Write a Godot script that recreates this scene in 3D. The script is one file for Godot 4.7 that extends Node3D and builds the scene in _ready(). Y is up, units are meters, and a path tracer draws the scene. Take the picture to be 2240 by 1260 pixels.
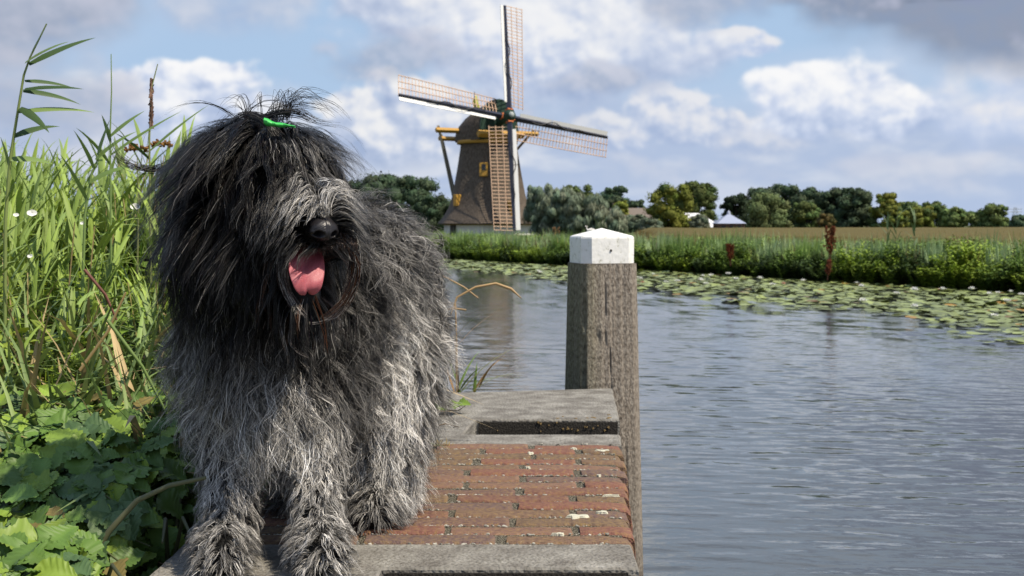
extends Node3D
# ---------------------------------------------------------------- camera constants: eye 0.5 m above the quay, looking along -z
const F := 2600.0
const CX := 1120.0
const HY := 492.0
const WATER := -0.7
const LAND := -0.5

var used := {}
var mats := {}
var texs := {}

# ---------------------------------------------------------------- a small mesh buffer
class Buf:
	var v := PackedVector3Array()
	var n := PackedVector3Array()
	var c := PackedColorArray()
	var uv := PackedVector2Array()
	var i := PackedInt32Array()

	func tri(a: Vector3, b: Vector3, d: Vector3, out: Vector3, col := Color.WHITE) -> void:
		var nn := (d - a).cross(b - a)
		if nn.dot(out) < 0.0:
			nn = -nn
			var t := b
			b = d
			d = t
		nn = nn.normalized()
		var k := v.size()
		v.append(a); v.append(b); v.append(d)
		n.append(nn); n.append(nn); n.append(nn)
		c.append(col); c.append(col); c.append(col)
		i.append(k); i.append(k + 1); i.append(k + 2)

	func quad(a: Vector3, b: Vector3, d: Vector3, e: Vector3, out: Vector3, col := Color.WHITE) -> void:
		tri(a, b, d, out, col)
		tri(a, d, e, out, col)

	func box(t: Transform3D, size: Vector3, bevel := 0.0, col := Color.WHITE) -> void:
		var h := size * 0.5
		var o := t.origin
		for ax in 3:
			var b := (ax + 1) % 3
			var d := (ax + 2) % 3
			for s in [-1.0, 1.0]:
				var out: Vector3 = t.basis[ax] * s
				var q: Array[Vector3] = []
				for w in [[-1.0, -1.0], [1.0, -1.0], [1.0, 1.0], [-1.0, 1.0]]:
					var p := Vector3()
					p[ax] = s * h[ax]
					p[b] = w[0] * (h[b] - bevel)
					p[d] = w[1] * (h[d] - bevel)
					q.append(t * p)
				quad(q[0], q[1], q[2], q[3], out, col)
				if bevel > 0.0:
					for s2 in [-1.0, 1.0]:      # the bevel between this face and face b
						var r: Array[Vector3] = []
						for w2 in [-1.0, 1.0]:
							var p1 := Vector3()
							p1[ax] = s * h[ax]; p1[b] = s2 * (h[b] - bevel); p1[d] = w2 * (h[d] - bevel)
							var p2 := Vector3()
							p2[ax] = s * (h[ax] - bevel); p2[b] = s2 * h[b]; p2[d] = w2 * (h[d] - bevel)
							r.append(t * p1); r.append(t * p2)
						quad(r[0], r[1], r[3], r[2], t.basis[ax] * s + t.basis[b] * s2, col)
		if bevel > 0.0:
			for sx in [-1.0, 1.0]:
				for sy in [-1.0, 1.0]:
					for sz in [-1.0, 1.0]:
						var k := Vector3(sx, sy, sz)
						var m := Vector3(bevel, bevel, bevel)
						tri(t * (k * (h - Vector3(0, m.y, m.z))), t * (k * (h - Vector3(m.x, 0, m.z))), t * (k * (h - Vector3(m.x, m.y, 0))), t.basis * k, col)

	# rows of equal length; orientation by the winding flag; smooth normals from calc()
	func grid(rows: Array, closed: bool, flip := false, col := Color.WHITE) -> void:
		var k := v.size()
		var w: int = rows[0].size()
		for r in rows:
			for p in r:
				v.append(p); n.append(Vector3.ZERO); c.append(col)
		for y in rows.size() - 1:
			for x in (w if closed else w - 1):
				var a := k + y * w + x
				var b := k + y * w + (x + 1) % w
				if flip:
					i.append_array([a, b, b + w, a, b + w, a + w])
				else:
					i.append_array([a, b + w, b, a, a + w, b + w])

	func fan(ring: PackedVector3Array, tip: Vector3, out: Vector3, col := Color.WHITE) -> void:
		for x in ring.size():
			tri(ring[x], ring[(x + 1) % ring.size()], tip, out, col)

	func tube(pts: PackedVector3Array, rad: PackedFloat32Array, sides := 6, col := Color.WHITE, caps := true) -> void:
		var rows := []
		var up := Vector3.UP
		for k in pts.size():
			var d := (pts[mini(k + 1, pts.size() - 1)] - pts[maxi(k - 1, 0)]).normalized()
			if absf(d.dot(up)) > 0.95:
				up = Vector3.RIGHT if absf(d.x) < 0.9 else Vector3.FORWARD
			var s := d.cross(up).normalized()
			up = s.cross(d).normalized()
			var r := PackedVector3Array()
			for j in sides:
				var a := TAU * j / sides
				r.append(pts[k] + (s * cos(a) + up * sin(a)) * rad[k])
			rows.append(r)
		grid(rows, true, true, col)
		if caps:
			fan(rows[0], pts[0], pts[0] - pts[1], col)
			fan(rows[-1], pts[-1], pts[-1] - pts[-2], col)

	func calc() -> void:     # smooth normals where none are set
		var acc := PackedVector3Array()
		acc.resize(v.size())
		for k in range(0, i.size(), 3):
			var a := i[k]; var b := i[k + 1]; var d := i[k + 2]
			var nn := (v[d] - v[a]).cross(v[b] - v[a])
			acc[a] += nn; acc[b] += nn; acc[d] += nn
		for k in v.size():
			if n[k] == Vector3.ZERO:
				n[k] = acc[k].normalized() if acc[k].length_squared() > 0.0 else Vector3.UP

	func mesh() -> ArrayMesh:
		calc()
		var a := []
		a.resize(Mesh.ARRAY_MAX)
		a[Mesh.ARRAY_VERTEX] = v
		a[Mesh.ARRAY_NORMAL] = n
		if c.size() == v.size():
			a[Mesh.ARRAY_COLOR] = c
		if uv.size() == v.size():
			a[Mesh.ARRAY_TEX_UV] = uv
		a[Mesh.ARRAY_INDEX] = i
		var m := ArrayMesh.new()
		m.add_surface_from_arrays(Mesh.PRIMITIVE_TRIANGLES, a)
		return m

# ---------------------------------------------------------------- naming and tagging
func numbered(s: String) -> String:
	if not used.has(s):
		used[s] = 0
		return s
	used[s] += 1
	return "%s_%03d" % [s, used[s]]

func tag(o: Node3D, label := "", category := "", group := "", kind := "") -> Node3D:
	if label: o.set_meta("label", label)
	if category: o.set_meta("category", category)
	if group: o.set_meta("group", group)
	if kind: o.set_meta("kind", kind)
	return o

func thing(called: String, label: String, category: String, at := Vector3.ZERO, group := "") -> Node3D:
	var o := Node3D.new()
	o.name = numbered(called)
	o.position = at
	add_child(o)
	return tag(o, label, category, group)

func put(called: String, m: Mesh, material: Material, parent: Node3D = self, t := Transform3D()) -> MeshInstance3D:
	var o := MeshInstance3D.new()
	if parent == self:
		o.name = numbered(called)
	else:
		var key := str(parent.get_instance_id()) + called
		var k: int = used.get(key, 0)
		used[key] = k + 1
		o.name = called if k == 0 else "%s_%03d" % [called, k]
	o.mesh = m
	o.material_override = material
	o.transform = t
	parent.add_child(o)
	return o

func many(called: String, m: Mesh, material: Material, at: Array, cols: PackedColorArray, parent: Node3D = self) -> MultiMeshInstance3D:
	var mm := MultiMesh.new()
	mm.transform_format = MultiMesh.TRANSFORM_3D
	mm.use_colors = true
	mm.mesh = m
	mm.instance_count = at.size()
	for k in at.size():
		mm.set_instance_transform(k, at[k])
		mm.set_instance_color(k, cols[k])
	var o := MultiMeshInstance3D.new()
	o.name = numbered(called) if parent == self else called
	o.multimesh = mm
	o.material_override = material
	parent.add_child(o)
	o.set_meta("kind", "stuff")
	return o

# ---------------------------------------------------------------- points from the photograph's layout
func pt(px: float, py: float, z: float) -> Vector3:
	return Vector3((px - CX) / F * z, 0.5 - (py - HY) / F * z, -z)

func gp(px: float, py: float, y := 0.0) -> Vector3:
	var z := F * (0.5 - y) / (py - HY)
	return Vector3((px - CX) / F * z, y, -z)

func rnd(s: int) -> RandomNumberGenerator:
	var r := RandomNumberGenerator.new()
	r.seed = s
	return r

func basis_from(dir: Vector3, up := Vector3.UP) -> Basis:   # y along dir
	var d := dir.normalized()
	var s := d.cross(up)
	if s.length_squared() < 1e-4:
		s = d.cross(Vector3.RIGHT)
	s = s.normalized()
	return Basis(s, d, s.cross(d))

# ---------------------------------------------------------------- materials
func noise(sd: int, freq: float, kind := FastNoiseLite.TYPE_SIMPLEX_SMOOTH, oct := 4) -> FastNoiseLite:
	var f := FastNoiseLite.new()
	f.seed = sd
	f.noise_type = kind
	f.frequency = freq
	f.fractal_octaves = oct
	return f

func ramp(stops: Array) -> Gradient:    # [offset, linear colour], ...
	var g := Gradient.new()
	var o := PackedFloat32Array()
	var c := PackedColorArray()
	for s in stops:
		o.append(s[0])
		c.append(s[1].linear_to_srgb())
	g.offsets = o
	g.colors = c
	return g

func ntex(f: FastNoiseLite, g: Gradient = null, side := 512, normal := false, strength := 4.0) -> NoiseTexture2D:
	var t := NoiseTexture2D.new()
	t.width = side
	t.height = side
	t.seamless = true
	t.noise = f
	if g: t.color_ramp = g
	t.as_normal_map = normal
	t.bump_strength = strength
	return t

func mat(key: String, col: Color, rough := 0.8, spec := 0.5) -> StandardMaterial3D:
	if mats.has(key):
		return mats[key]
	var m := StandardMaterial3D.new()
	m.albedo_color = col.linear_to_srgb()
	m.roughness = rough
	m.metallic_specular = spec
	m.resource_name = key
	mats[key] = m
	return m

func vmat(key: String, rough := 0.8, spec := 0.5, back := 0.0) -> StandardMaterial3D:
	var m := mat(key, Color.WHITE, rough, spec)
	m.vertex_color_use_as_albedo = true
	if back > 0.0:
		m.backlight_enabled = true
		m.backlight = Color(back, back, back)
	return m

# triplanar colour noise with relief
func tmat(key: String, f: FastNoiseLite, stops: Array, scale: Vector3, rough := 0.85, relief := 0.0, rf: FastNoiseLite = null, world := true) -> StandardMaterial3D:
	if mats.has(key):
		return mats[key]
	var m := mat(key, Color.WHITE, rough, 0.35)
	m.albedo_texture = ntex(f, ramp(stops))
	m.uv1_triplanar = true
	m.uv1_world_triplanar = world
	m.uv1_scale = scale
	if relief > 0.0:
		m.normal_enabled = true
		m.normal_texture = ntex(rf if rf else f, null, 512, true, relief)
	return m

func ss(a: float, b: float, x: float) -> float:
	var t := clampf((x - a) / (b - a), 0.0, 1.0)
	return t * t * (3.0 - 2.0 * t)

func lin(r: float, g: float, b: float) -> Color:   # 0..255 sRGB to a linear colour
	return Color(r / 255.0, g / 255.0, b / 255.0).srgb_to_linear()

# ================================================================ READY
func _ready() -> void:
	# --- camera
	var cam := Camera3D.new()
	cam.name = "camera"
	var ca := CameraAttributesPhysical.new()
	ca.frustum_focus_distance = 1.72
	ca.frustum_focal_length = 40.0
	ca.exposure_aperture = 16.0
	ca.frustum_near = 0.05
	ca.frustum_far = 4000.0
	cam.attributes = ca
	add_child(cam)
	cam.set_frustum(0.05 * 2.0 * 630.0 / F, Vector2(0, -0.05 * 138.0 / F), 0.05, 4000.0)
	cam.position = Vector3(0, 0.5, 0)
	cam.current = true
	# --- sky, exposure
	var env := Environment.new()
	env.background_mode = Environment.BG_SKY
	env.tonemap_mode = Environment.TONE_MAPPER_LINEAR
	env.tonemap_exposure = 1.25
	env.background_energy_multiplier = 0.86
	env.sdfgi_enabled = true
	env.ssao_enabled = true
	env.ssil_enabled = true
	var sky := Sky.new()
	var sm := PanoramaSkyMaterial.new()
	sm.panorama = ImageTexture.create_from_image(sky_image())
	sky.sky_material = sm
	env.sky = sky
	var we := WorldEnvironment.new()
	we.name = "world_environment"
	we.environment = env
	add_child(we)
	# --- sun: high on the right, a little behind the subject
	var sun := DirectionalLight3D.new()
	sun.name = "sun"
	sun.light_energy = 1.5
	sun.light_color = Color(1.0, 0.95, 0.87)
	sun.light_angular_distance = 0.53
	sun.shadow_enabled = true
	add_child(sun)
	var to_sun := Vector3(0.62, 1.0, 0.34).normalized()
	sun.look_at_from_position(to_sun * 50.0, Vector3.ZERO)
	# --- the setting, then the things
	build_ground_and_water()
	build_quay()
	build_post()
	build_mill()
	build_far_country()
	build_far_bank()
	build_lilies()
	build_left_bank()
	build_brambles()
	build_quay_plants()
	build_dog()

# ---------------------------------------------------------------- sky
var cl := []          # clouds: az, base el, half width, height, bright top, dark base, softness, seed
var n_puff: FastNoiseLite
var n_soft: FastNoiseLite
var n_wide: FastNoiseLite
var buckets := []

func add_cloud(x0: float, x1: float, y0: float, y1: float, top: float, low: float, soft: float, body := 1.0) -> void:
	# from photo pixels: left, right, top, base
	var a0 := rad_to_deg(atan((x0 - CX) / F))
	var a1 := rad_to_deg(atan((x1 - CX) / F))
	var e0 := rad_to_deg(atan((HY - y1) / F))
	var e1 := rad_to_deg(atan((HY - y0) / F))
	cl.append([(a0 + a1) * 0.5, e0, (a1 - a0) * 0.5, e1 - e0, top, low, soft, float(cl.size()) * 37.7, body])

func sky_at(az: float, el: float, list: Array) -> Color:
	# air: pale at the horizon, blue above
	var t := clampf(el / 60.0, 0.0, 1.0)
	var lo := lin(178, 195, 220)
	var mid := lin(168, 194, 223)
	var hi := lin(92, 138, 200)
	var c := lo.lerp(mid, ss(0.0, 8.0, el)).lerp(hi, ss(0.08, 0.9, t))
	# thin veils, and a bank of flat grey cloud low over the horizon
	var w := n_wide.get_noise_3d(az * 1.4, el * 5.0, 7.0)
	var wn := n_soft.get_noise_3d(az * 1.6, el * 6.5, 33.0)
	var wp := n_puff.get_noise_3d(az * 4.0, el * 9.0, 12.0)
	c = c.lerp(lin(190, 203, 224), ss(-0.3, 0.4, w) * 0.6 * ss(0.5, 3.0, el))
	var bank_top := 6.6 + 3.0 * n_soft.get_noise_2d(az * 1.8, 70.0) + 0.8 * wp
	var cover := ss(bank_top, bank_top - 2.2, el) * 0.88
	c = c.lerp(lin(172, 187, 214).lerp(lin(224, 226, 231), ss(-0.2, 0.55, wn + 0.5 * wp)), cover)
	if el > 10.5:   # upper sky: big broken cumulus, the same everywhere
		var r := 1.0 / tan(deg_to_rad(maxf(el, 4.0)))
		var px := sin(deg_to_rad(az)) * r
		var pz := cos(deg_to_rad(az)) * r
		var d := n_wide.get_noise_3d(px * 38.0, pz * 38.0, 90.0) + 0.35 * n_soft.get_noise_3d(px * 60.0, pz * 60.0, 4.0)
		var a := ss(-0.1, 0.28, d) * ss(10.5, 14.0, el)
		var sh := clampf(0.55 - d * 0.9 + 0.6 * n_soft.get_noise_3d(px * 80.0, pz * 80.0, 50.0), 0.0, 1.0)
		c = c.lerp(lin(150, 162, 188).lerp(lin(232, 233, 238), sh), a)
	for k in list:
		var q: Array = cl[k]
		var u: float = (az - q[0]) / q[2]
		var v: float = (el - q[1]) / q[3]
		if absf(u) > 1.4 or v < -0.5 or v > 1.5:
			continue
		var z: float = q[7]
		var so: float = q[6]
		var sc: float = clampf(3.6 / (q[3] * 0.6 + q[2] * 0.35), 0.35, 1.6)
		var p1 := n_puff.get_noise_3d(az * 8.0 * sc, el * 9.5 * sc, z)
		var p2 := n_soft.get_noise_3d(az * 2.6 * sc, el * 4.4 * sc, z + 9.0)
		# envelope: flat below, domed above
		var dome := 1.0 - u * u - (v - 0.3) * (v - 0.3) * (2.0 if v > 0.3 else 6.0)
		var d2: float = dome * 1.0 + p2 * 1.2 + p1 * 0.46 * (1.0 - so * 0.7) - 0.1
		var al: float = ss(0.0, 0.16 + 0.75 * so + 0.6 * ss(0.45, 0.0, v), d2) * q[8]
		if al <= 0.002:
			continue
		# light from above right
		var p3 := n_puff.get_noise_3d((az + 0.25) * 8.0 * sc, (el + 0.35) * 9.5 * sc, z)
		var p4 := n_soft.get_noise_3d((az + 0.6) * 2.4 * sc, (el + 0.8) * 4.2 * sc, z + 9.0)
		var lit := clampf(0.32 + v * 0.58 + ((p1 - p3) * 0.75 + (p2 - p4) * 0.65) * (1.0 - 0.5 * so) + p2 * 0.3 * so, 0.0, 1.0)
		lit = ss(0.0, 1.0, lit)
		var top: float = q[4]
		var low: float = q[5]
		var dark := lin(low - 16, low + 1, low + 32)
		var mid2 := lin((low + top) * 0.5 - 10, (low + top) * 0.5, (low + top) * 0.5 + 20)
		var light := lin(top + 1, top + 1 + maxf(225 - top, 0) * 0.1, top + 2 + maxf(232 - top, 0) * 0.42)
		var cc := dark.lerp(mid2, minf(lit * 2.0, 1.0)).lerp(light, clampf(lit * 2.0 - 1.0, 0.0, 1.0))
		c = c.lerp(cc, al)
	# thickening air towards the horizon
	c = c.lerp(lin(174, 191, 219), 0.75 * (1.0 - ss(-1.0, 4.5, el)))
	return c

func sky_image() -> Image:
	n_puff = noise(11, 0.055, FastNoiseLite.TYPE_SIMPLEX_SMOOTH, 5)
	n_puff.fractal_type = FastNoiseLite.FRACTAL_FBM
	n_puff.fractal_gain = 0.55
	n_soft = noise(5, 0.06, FastNoiseLite.TYPE_SIMPLEX_SMOOTH, 4)
	n_wide = noise(8, 0.02, FastNoiseLite.TYPE_SIMPLEX_SMOOTH, 4)
	# far, low ones first: left, right, top, base, bright, dark, softness, body
	add_cloud(500, 1000, 290, 400, 206, 184, 0.9, 0.6)
	add_cloud(1150, 1750, 330, 440, 208, 182, 0.9, 0.6)
	add_cloud(1600, 2400, 320, 440, 206, 176, 0.9, 0.7)
	add_cloud(-150, 360, 250, 420, 206, 180, 0.9, 0.7)
	add_cloud(1700, 2150, 380, 440, 212, 178, 0.8, 0.5)
	add_cloud(1230, 1480, 250, 340, 230, 178, 0.5, 0.8)
	add_cloud(1460, 1760, 255, 350, 216, 178, 0.6, 0.7)
	add_cloud(1900, 2500, 90, 360, 226, 192, 0.6, 1.0)
	add_cloud(1600, 2120, 130, 350, 240, 180, 0.3, 1.0)
	add_cloud(1340, 1620, 185, 320, 226, 178, 0.35, 0.9)
	add_cloud(1510, 1710, 66, 138, 226, 188, 0.4, 0.95)
	add_cloud(850, 1400, 180, 340, 200, 174, 0.8, 0.9)
	add_cloud(660, 1030, 150, 350, 232, 172, 0.25, 1.0)
	add_cloud(150, 600, 112, 330, 240, 178, 0.2, 1.0)
	add_cloud(-300, 300, 60, 340, 196, 170, 0.9, 1.0)
	add_cloud(-400, 380, -160, 140, 186, 156, 0.9, 1.0)
	add_cloud(220, 700, -120, 90, 206, 176, 0.9, 0.75)
	add_cloud(560, 1200, -200, 190, 234, 168, 0.35, 1.0)
	add_cloud(930, 1640, -190, 240, 236, 172, 0.35, 1.0)
	add_cloud(1000, 1330, 10, 200, 236, 178, 0.4, 0.8)
	add_cloud(620, 1080, 60, 175, 190, 158, 0.8, 0.7)
	add_cloud(1180, 1540, 120, 205, 196, 160, 0.8, 0.75)
	add_cloud(1350, 1800, -150, 60, 190, 162, 0.8, 0.85)
	add_cloud(1560, 2900, -380, 150, 166, 132, 0.5, 1.0)
	add_cloud(1690, 2700, -190, 132, 138, 124, 0.5, 1.0)
	add_cloud(1640, 1980, -60, 70, 176, 142, 0.7, 0.8)
	var r := rnd(77)
	var az := 30.0
	while az < 330.0:        # the same kind of clouds all the way round
		for lay in 4:
			var hh := r.randf_range(1.5, 5.5)
			var e0: float = [0.8, 3.0, 6.0, 9.0][lay] + r.randf_range(-0.6, 0.8)
			cl.append([wrapf(az + r.randf_range(-3, 3), -180, 180), e0, r.randf_range(2.5, 7.5), hh, r.randf_range(196, 238), r.randf_range(145, 182), r.randf_range(0.15, 0.8), r.randf() * 900.0, r.randf_range(0.6, 1.0)])
		az += 5.2
	for b in 72:
		var list := []
		var mid := -180.0 + b * 5.0 + 2.5
		for k in cl.size():
			if absf(wrapf(mid - cl[k][0], -180, 180)) < cl[k][2] * 1.5 + 3.0:
				list.append(k)
		buckets.append(list)
	var low := Image.create(1024, 512, false, Image.FORMAT_RGBF)
	for y in 512:
		var el := 90.0 - (y + 0.5) / 512.0 * 180.0
		for x in 1024:
			var a := wrapf((x + 0.5) / 1024.0 * 360.0, -180.0, 180.0)
			if el < -2.0:
				low.set_pixel(x, y, Color(0.06, 0.065, 0.05))
			else:
				low.set_pixel(x, y, sky_at(a, el, buckets[clampi(int((a + 180.0) / 5.0), 0, 71)]))
	low.resize(4096, 2048, Image.INTERPOLATE_CUBIC)
	for y in range(1024 - 190, 1024 + 12):       # finer where clouds are small, near the horizon ahead
		var el := 90.0 - (y + 0.5) / 2048.0 * 180.0
		for x in range(-330, 330):
			var a := (x + 0.5) / 4096.0 * 360.0
			low.set_pixel(posmod(x, 4096), y, sky_at(a, el, buckets[clampi(int((a + 180.0) / 5.0), 0, 71)]))
	return low

# ---------------------------------------------------------------- ground and water
const BANK_A := Vector2(9.07, -21.0)          # far bank water line
const BANK_D := Vector2(-0.47, -0.8827)       # runs away to the left
const BANK_N := Vector2(0.8827, -0.47)        # away from the water

func bank(t: float, off: float, y: float) -> Vector3:
	var p := BANK_A + BANK_D * t + BANK_N * off
	return Vector3(p.x, y, p.y)

func sheet(called: String, poly: PackedVector2Array, y: float, m: Material, kind := "structure") -> MeshInstance3D:
	var b := Buf.new()
	var ix := Geometry2D.triangulate_polygon(poly)
	for k in range(0, ix.size(), 3):
		b.tri(Vector3(poly[ix[k]].x, y, poly[ix[k]].y), Vector3(poly[ix[k + 1]].x, y, poly[ix[k + 1]].y), Vector3(poly[ix[k + 2]].x, y, poly[ix[k + 2]].y), Vector3.UP)
	var o := put(called, b.mesh(), m)
	o.set_meta("kind", kind)
	return o

func build_ground_and_water() -> void:
	# water: rippled surface, calmer in the lee of the reeds on the left
	var wm := mat("canal_water", Color(0.047, 0.056, 0.058), 0.05, 0.8)
	wm.normal_enabled = true
	wm.normal_scale = 0.12
	wm.uv1_triplanar = true
	wm.uv1_world_triplanar = true
	wm.uv1_scale = Vector3(0.16, 0.16, 0.42)
	var wf := noise(3, 0.018, FastNoiseLite.TYPE_SIMPLEX_SMOOTH, 5)
	wf.domain_warp_enabled = true
	wf.domain_warp_amplitude = 18.0
	wf.domain_warp_frequency = 0.012
	wm.normal_texture = ntex(wf, null, 1024, true, 9.0)
	var b0 := Buf.new()
	var nw := noise(4, 1.0, FastNoiseLite.TYPE_SIMPLEX_SMOOTH, 3)
	nw.fractal_gain = 0.42
	var zs := PackedFloat32Array()
	var zz := -60.0
	while zz < 3.4:
		zs.append(zz)
		zz += 3.0
	zz = 3.5
	while zz < 30.0:
		zs.append(zz)
		zz += 0.028 + 0.0016 * (zz - 3.5) * (zz - 3.5)
	while zz < 900.0:
		zs.append(zz)
		zz *= 1.12
	var xs := PackedFloat32Array([-900, -300, -100, -50, -30, -18])
	var xx := -12.0
	while xx < 12.0:
		xs.append(xx)
		xx += 0.09 if xx > -2.5 and xx < 6.0 else 0.3
	xs.append_array([15, 20, 30, 60, 150, 400, 900])
	for z in zs:
		for x in xs:
			var amp := lerpf(0.005, 0.0082, ss(-0.6, 1.6, x - 0.03 * z)) * clampf(0.85 + 1.6 * n_wide.get_noise_2d(x * 9.0, z * 4.0), 0.25, 1.5)
			amp *= clampf(9.0 / maxf(z, 0.1), 0.35, 1.0)
			var h := nw.get_noise_2d(x * 2.0, z * 6.4)
			var hx := nw.get_noise_2d((x + 0.03) * 2.0, z * 6.4)
			var hz := nw.get_noise_2d(x * 2.0, (z + 0.015) * 6.4)
			b0.v.append(Vector3(x, WATER, -z))
			b0.n.append(Vector3(-(hx - h) / 0.03 * amp * 0.7, 1.0, (hz - h) / 0.015 * amp * 0.5).normalized())
	var nxs := xs.size()
	for y in zs.size() - 1:
		for x in nxs - 1:
			var a := y * nxs + x
			b0.i.append_array([a, a + nxs, a + 1, a + 1, a + nxs, a + nxs + 1])
	put("water", b0.mesh(), wm).set_meta("kind", "structure")
	# near bank
	var soil := tmat("soil", noise(21, 0.02), [[0.0, Color(0.02, 0.014, 0.008)], [0.5, Color(0.045, 0.035, 0.02)], [1.0, Color(0.08, 0.065, 0.04)]], Vector3(0.9, 0.9, 0.9), 0.95, 6.0)
	var b := Buf.new()
	var line: Array[Vector2] = [Vector2(-0.56, 30), Vector2(-0.56, -3.5)]
	for k in 40:
		var t := float(k + 1) * 1.2
		line.append(Vector2(-0.62 - 0.47 * t + 0.15 * sin(t * 1.7), -3.5 - 0.88 * t))
	line.append(Vector2(-180, -360))
	var rows := []
	for off in [0.0, 0.15, 0.4, 1.2, 4.0, 40.0, 700.0]:
		var r := PackedVector3Array()
		for p in line:
			var y: float = {0.0: WATER - 0.12, 0.15: -0.55, 0.4: -0.28, 1.2: -0.16, 4.0: -0.12, 40.0: -0.3, 700.0: -0.4}[off]
			if p.y > -3.6 and off < 0.3:
				y = -0.3
			r.append(Vector3(p.x - off, y, p.y))
		rows.append(r)
	b.grid(rows, false)
	put("near_bank_ground", b.mesh(), soil).set_meta("kind", "structure")
	# far land: bank slope, then flat to the horizon
	var meadow := tmat("meadow", noise(22, 0.03), [[0.0, Color(0.03, 0.04, 0.012)], [0.5, Color(0.06, 0.075, 0.022)], [1.0, Color(0.1, 0.1, 0.04)]], Vector3(0.4, 0.4, 0.4), 0.95, 6.0)
	var g := Buf.new()
	var rows2 := []
	for off in [-0.3, 0.0, 0.25, 1.0, 6.0, 30.0, 2500.0]:
		var r := PackedVector3Array()
		var y: float = {-0.3: WATER - 0.2, 0.0: WATER - 0.02, 0.25: WATER + 0.25, 1.0: -0.42, 6.0: LAND, 30.0: LAND, 2500.0: LAND}[off]
		for k in 61:
			var t := -60.0 + k * 3.5 + (0.0 if k > 0 else -900.0) + (2500.0 if k == 60 else 0.0)
			r.append(bank(t, off + (0.12 * sin(k * 2.3) if off < 1.0 else 0.0), y))
		rows2.append(r)
	g.grid(rows2, false, true)
	put("far_bank_ground", g.mesh(), meadow).set_meta("kind", "structure")

# ---------------------------------------------------------------- the quay of brick and concrete
func edge_x(z: float) -> float:      # its water side
	return 0.19 + (z - 1.86) * 0.07

func slab_mesh(poly: PackedVector2Array, y0: float, y1: float, bev: float, sd: int) -> ArrayMesh:
	# poly in x, -z; broken outline, bevelled top edge
	var r := rnd(sd)
	var fine := PackedVector2Array()
	for k in poly.size():
		var a := poly[k]
		var c := poly[(k + 1) % poly.size()]
		var steps := maxi(1, int(a.distance_to(c) / 0.03))
		for s in steps:
			var p := a.lerp(c, float(s) / steps)
			if s > 0:
				p += Vector2(r.randf_range(-1, 1), r.randf_range(-1, 1)) * 0.0012
			fine.append(p)
	var cw := Geometry2D.is_polygon_clockwise(fine)
	var inner := PackedVector2Array()
	for k in fine.size():
		var a := fine[(k - 1 + fine.size()) % fine.size()]
		var c := fine[(k + 1) % fine.size()]
		var d1 := (fine[k] - a).normalized().orthogonal()
		var d2 := (c - fine[k]).normalized().orthogonal()
		var m := (d1 + d2)
		m = m / maxf(m.length_squared() * 0.5, 0.3)
		inner.append(fine[k] + m * (bev * r.randf_range(0.6, 1.3)) * (-1.0 if cw else 1.0))
	if Geometry2D.triangulate_polygon(inner).is_empty():
		inner = fine
	# make sure the inset went inwards
	var ctr := Vector2()
	for p in fine: ctr += p
	ctr /= fine.size()
	var area := func(q: PackedVector2Array) -> float:
		var s := 0.0
		for k in q.size():
			s += q[k].cross(q[(k + 1) % q.size()])
		return absf(s)
	if area.call(inner) > area.call(fine):
		for k in inner.size():
			inner[k] = fine[k] * 2.0 - inner[k]
	var b := Buf.new()
	for k in fine.size():
		var j := (k + 1) % fine.size()
		var e := fine[j] - fine[k]
		var o2 := e.orthogonal() * (1.0 if cw else -1.0)
		var mid := (inner[k] + inner[j]) * 0.5 - (fine[k] + fine[j]) * 0.5
		if o2.dot(mid) > 0: o2 = -o2
		var out := Vector3(o2.x, 0, o2.y)
		var a0 := Vector3(fine[k].x, y0, fine[k].y)
		var a1 := Vector3(fine[j].x, y0, fine[j].y)
		var b0 := Vector3(fine[k].x, y1 - bev, fine[k].y)
		var b1 := Vector3(fine[j].x, y1 - bev, fine[j].y)
		b.quad(a0, a1, b1, b0, out)
		b.quad(b0, b1, Vector3(inner[j].x, y1, inner[j].y), Vector3(inner[k].x, y1, inner[k].y), out + Vector3.UP * 0.02)
	var ix := Geometry2D.triangulate_polygon(inner)
	for k in range(0, ix.size(), 3):
		b.tri(Vector3(inner[ix[k]].x, y1, inner[ix[k]].y), Vector3(inner[ix[k + 1]].x, y1, inner[ix[k + 1]].y), Vector3(inner[ix[k + 2]].x, y1, inner[ix[k + 2]].y), Vector3.UP)
	return b.mesh()

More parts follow.
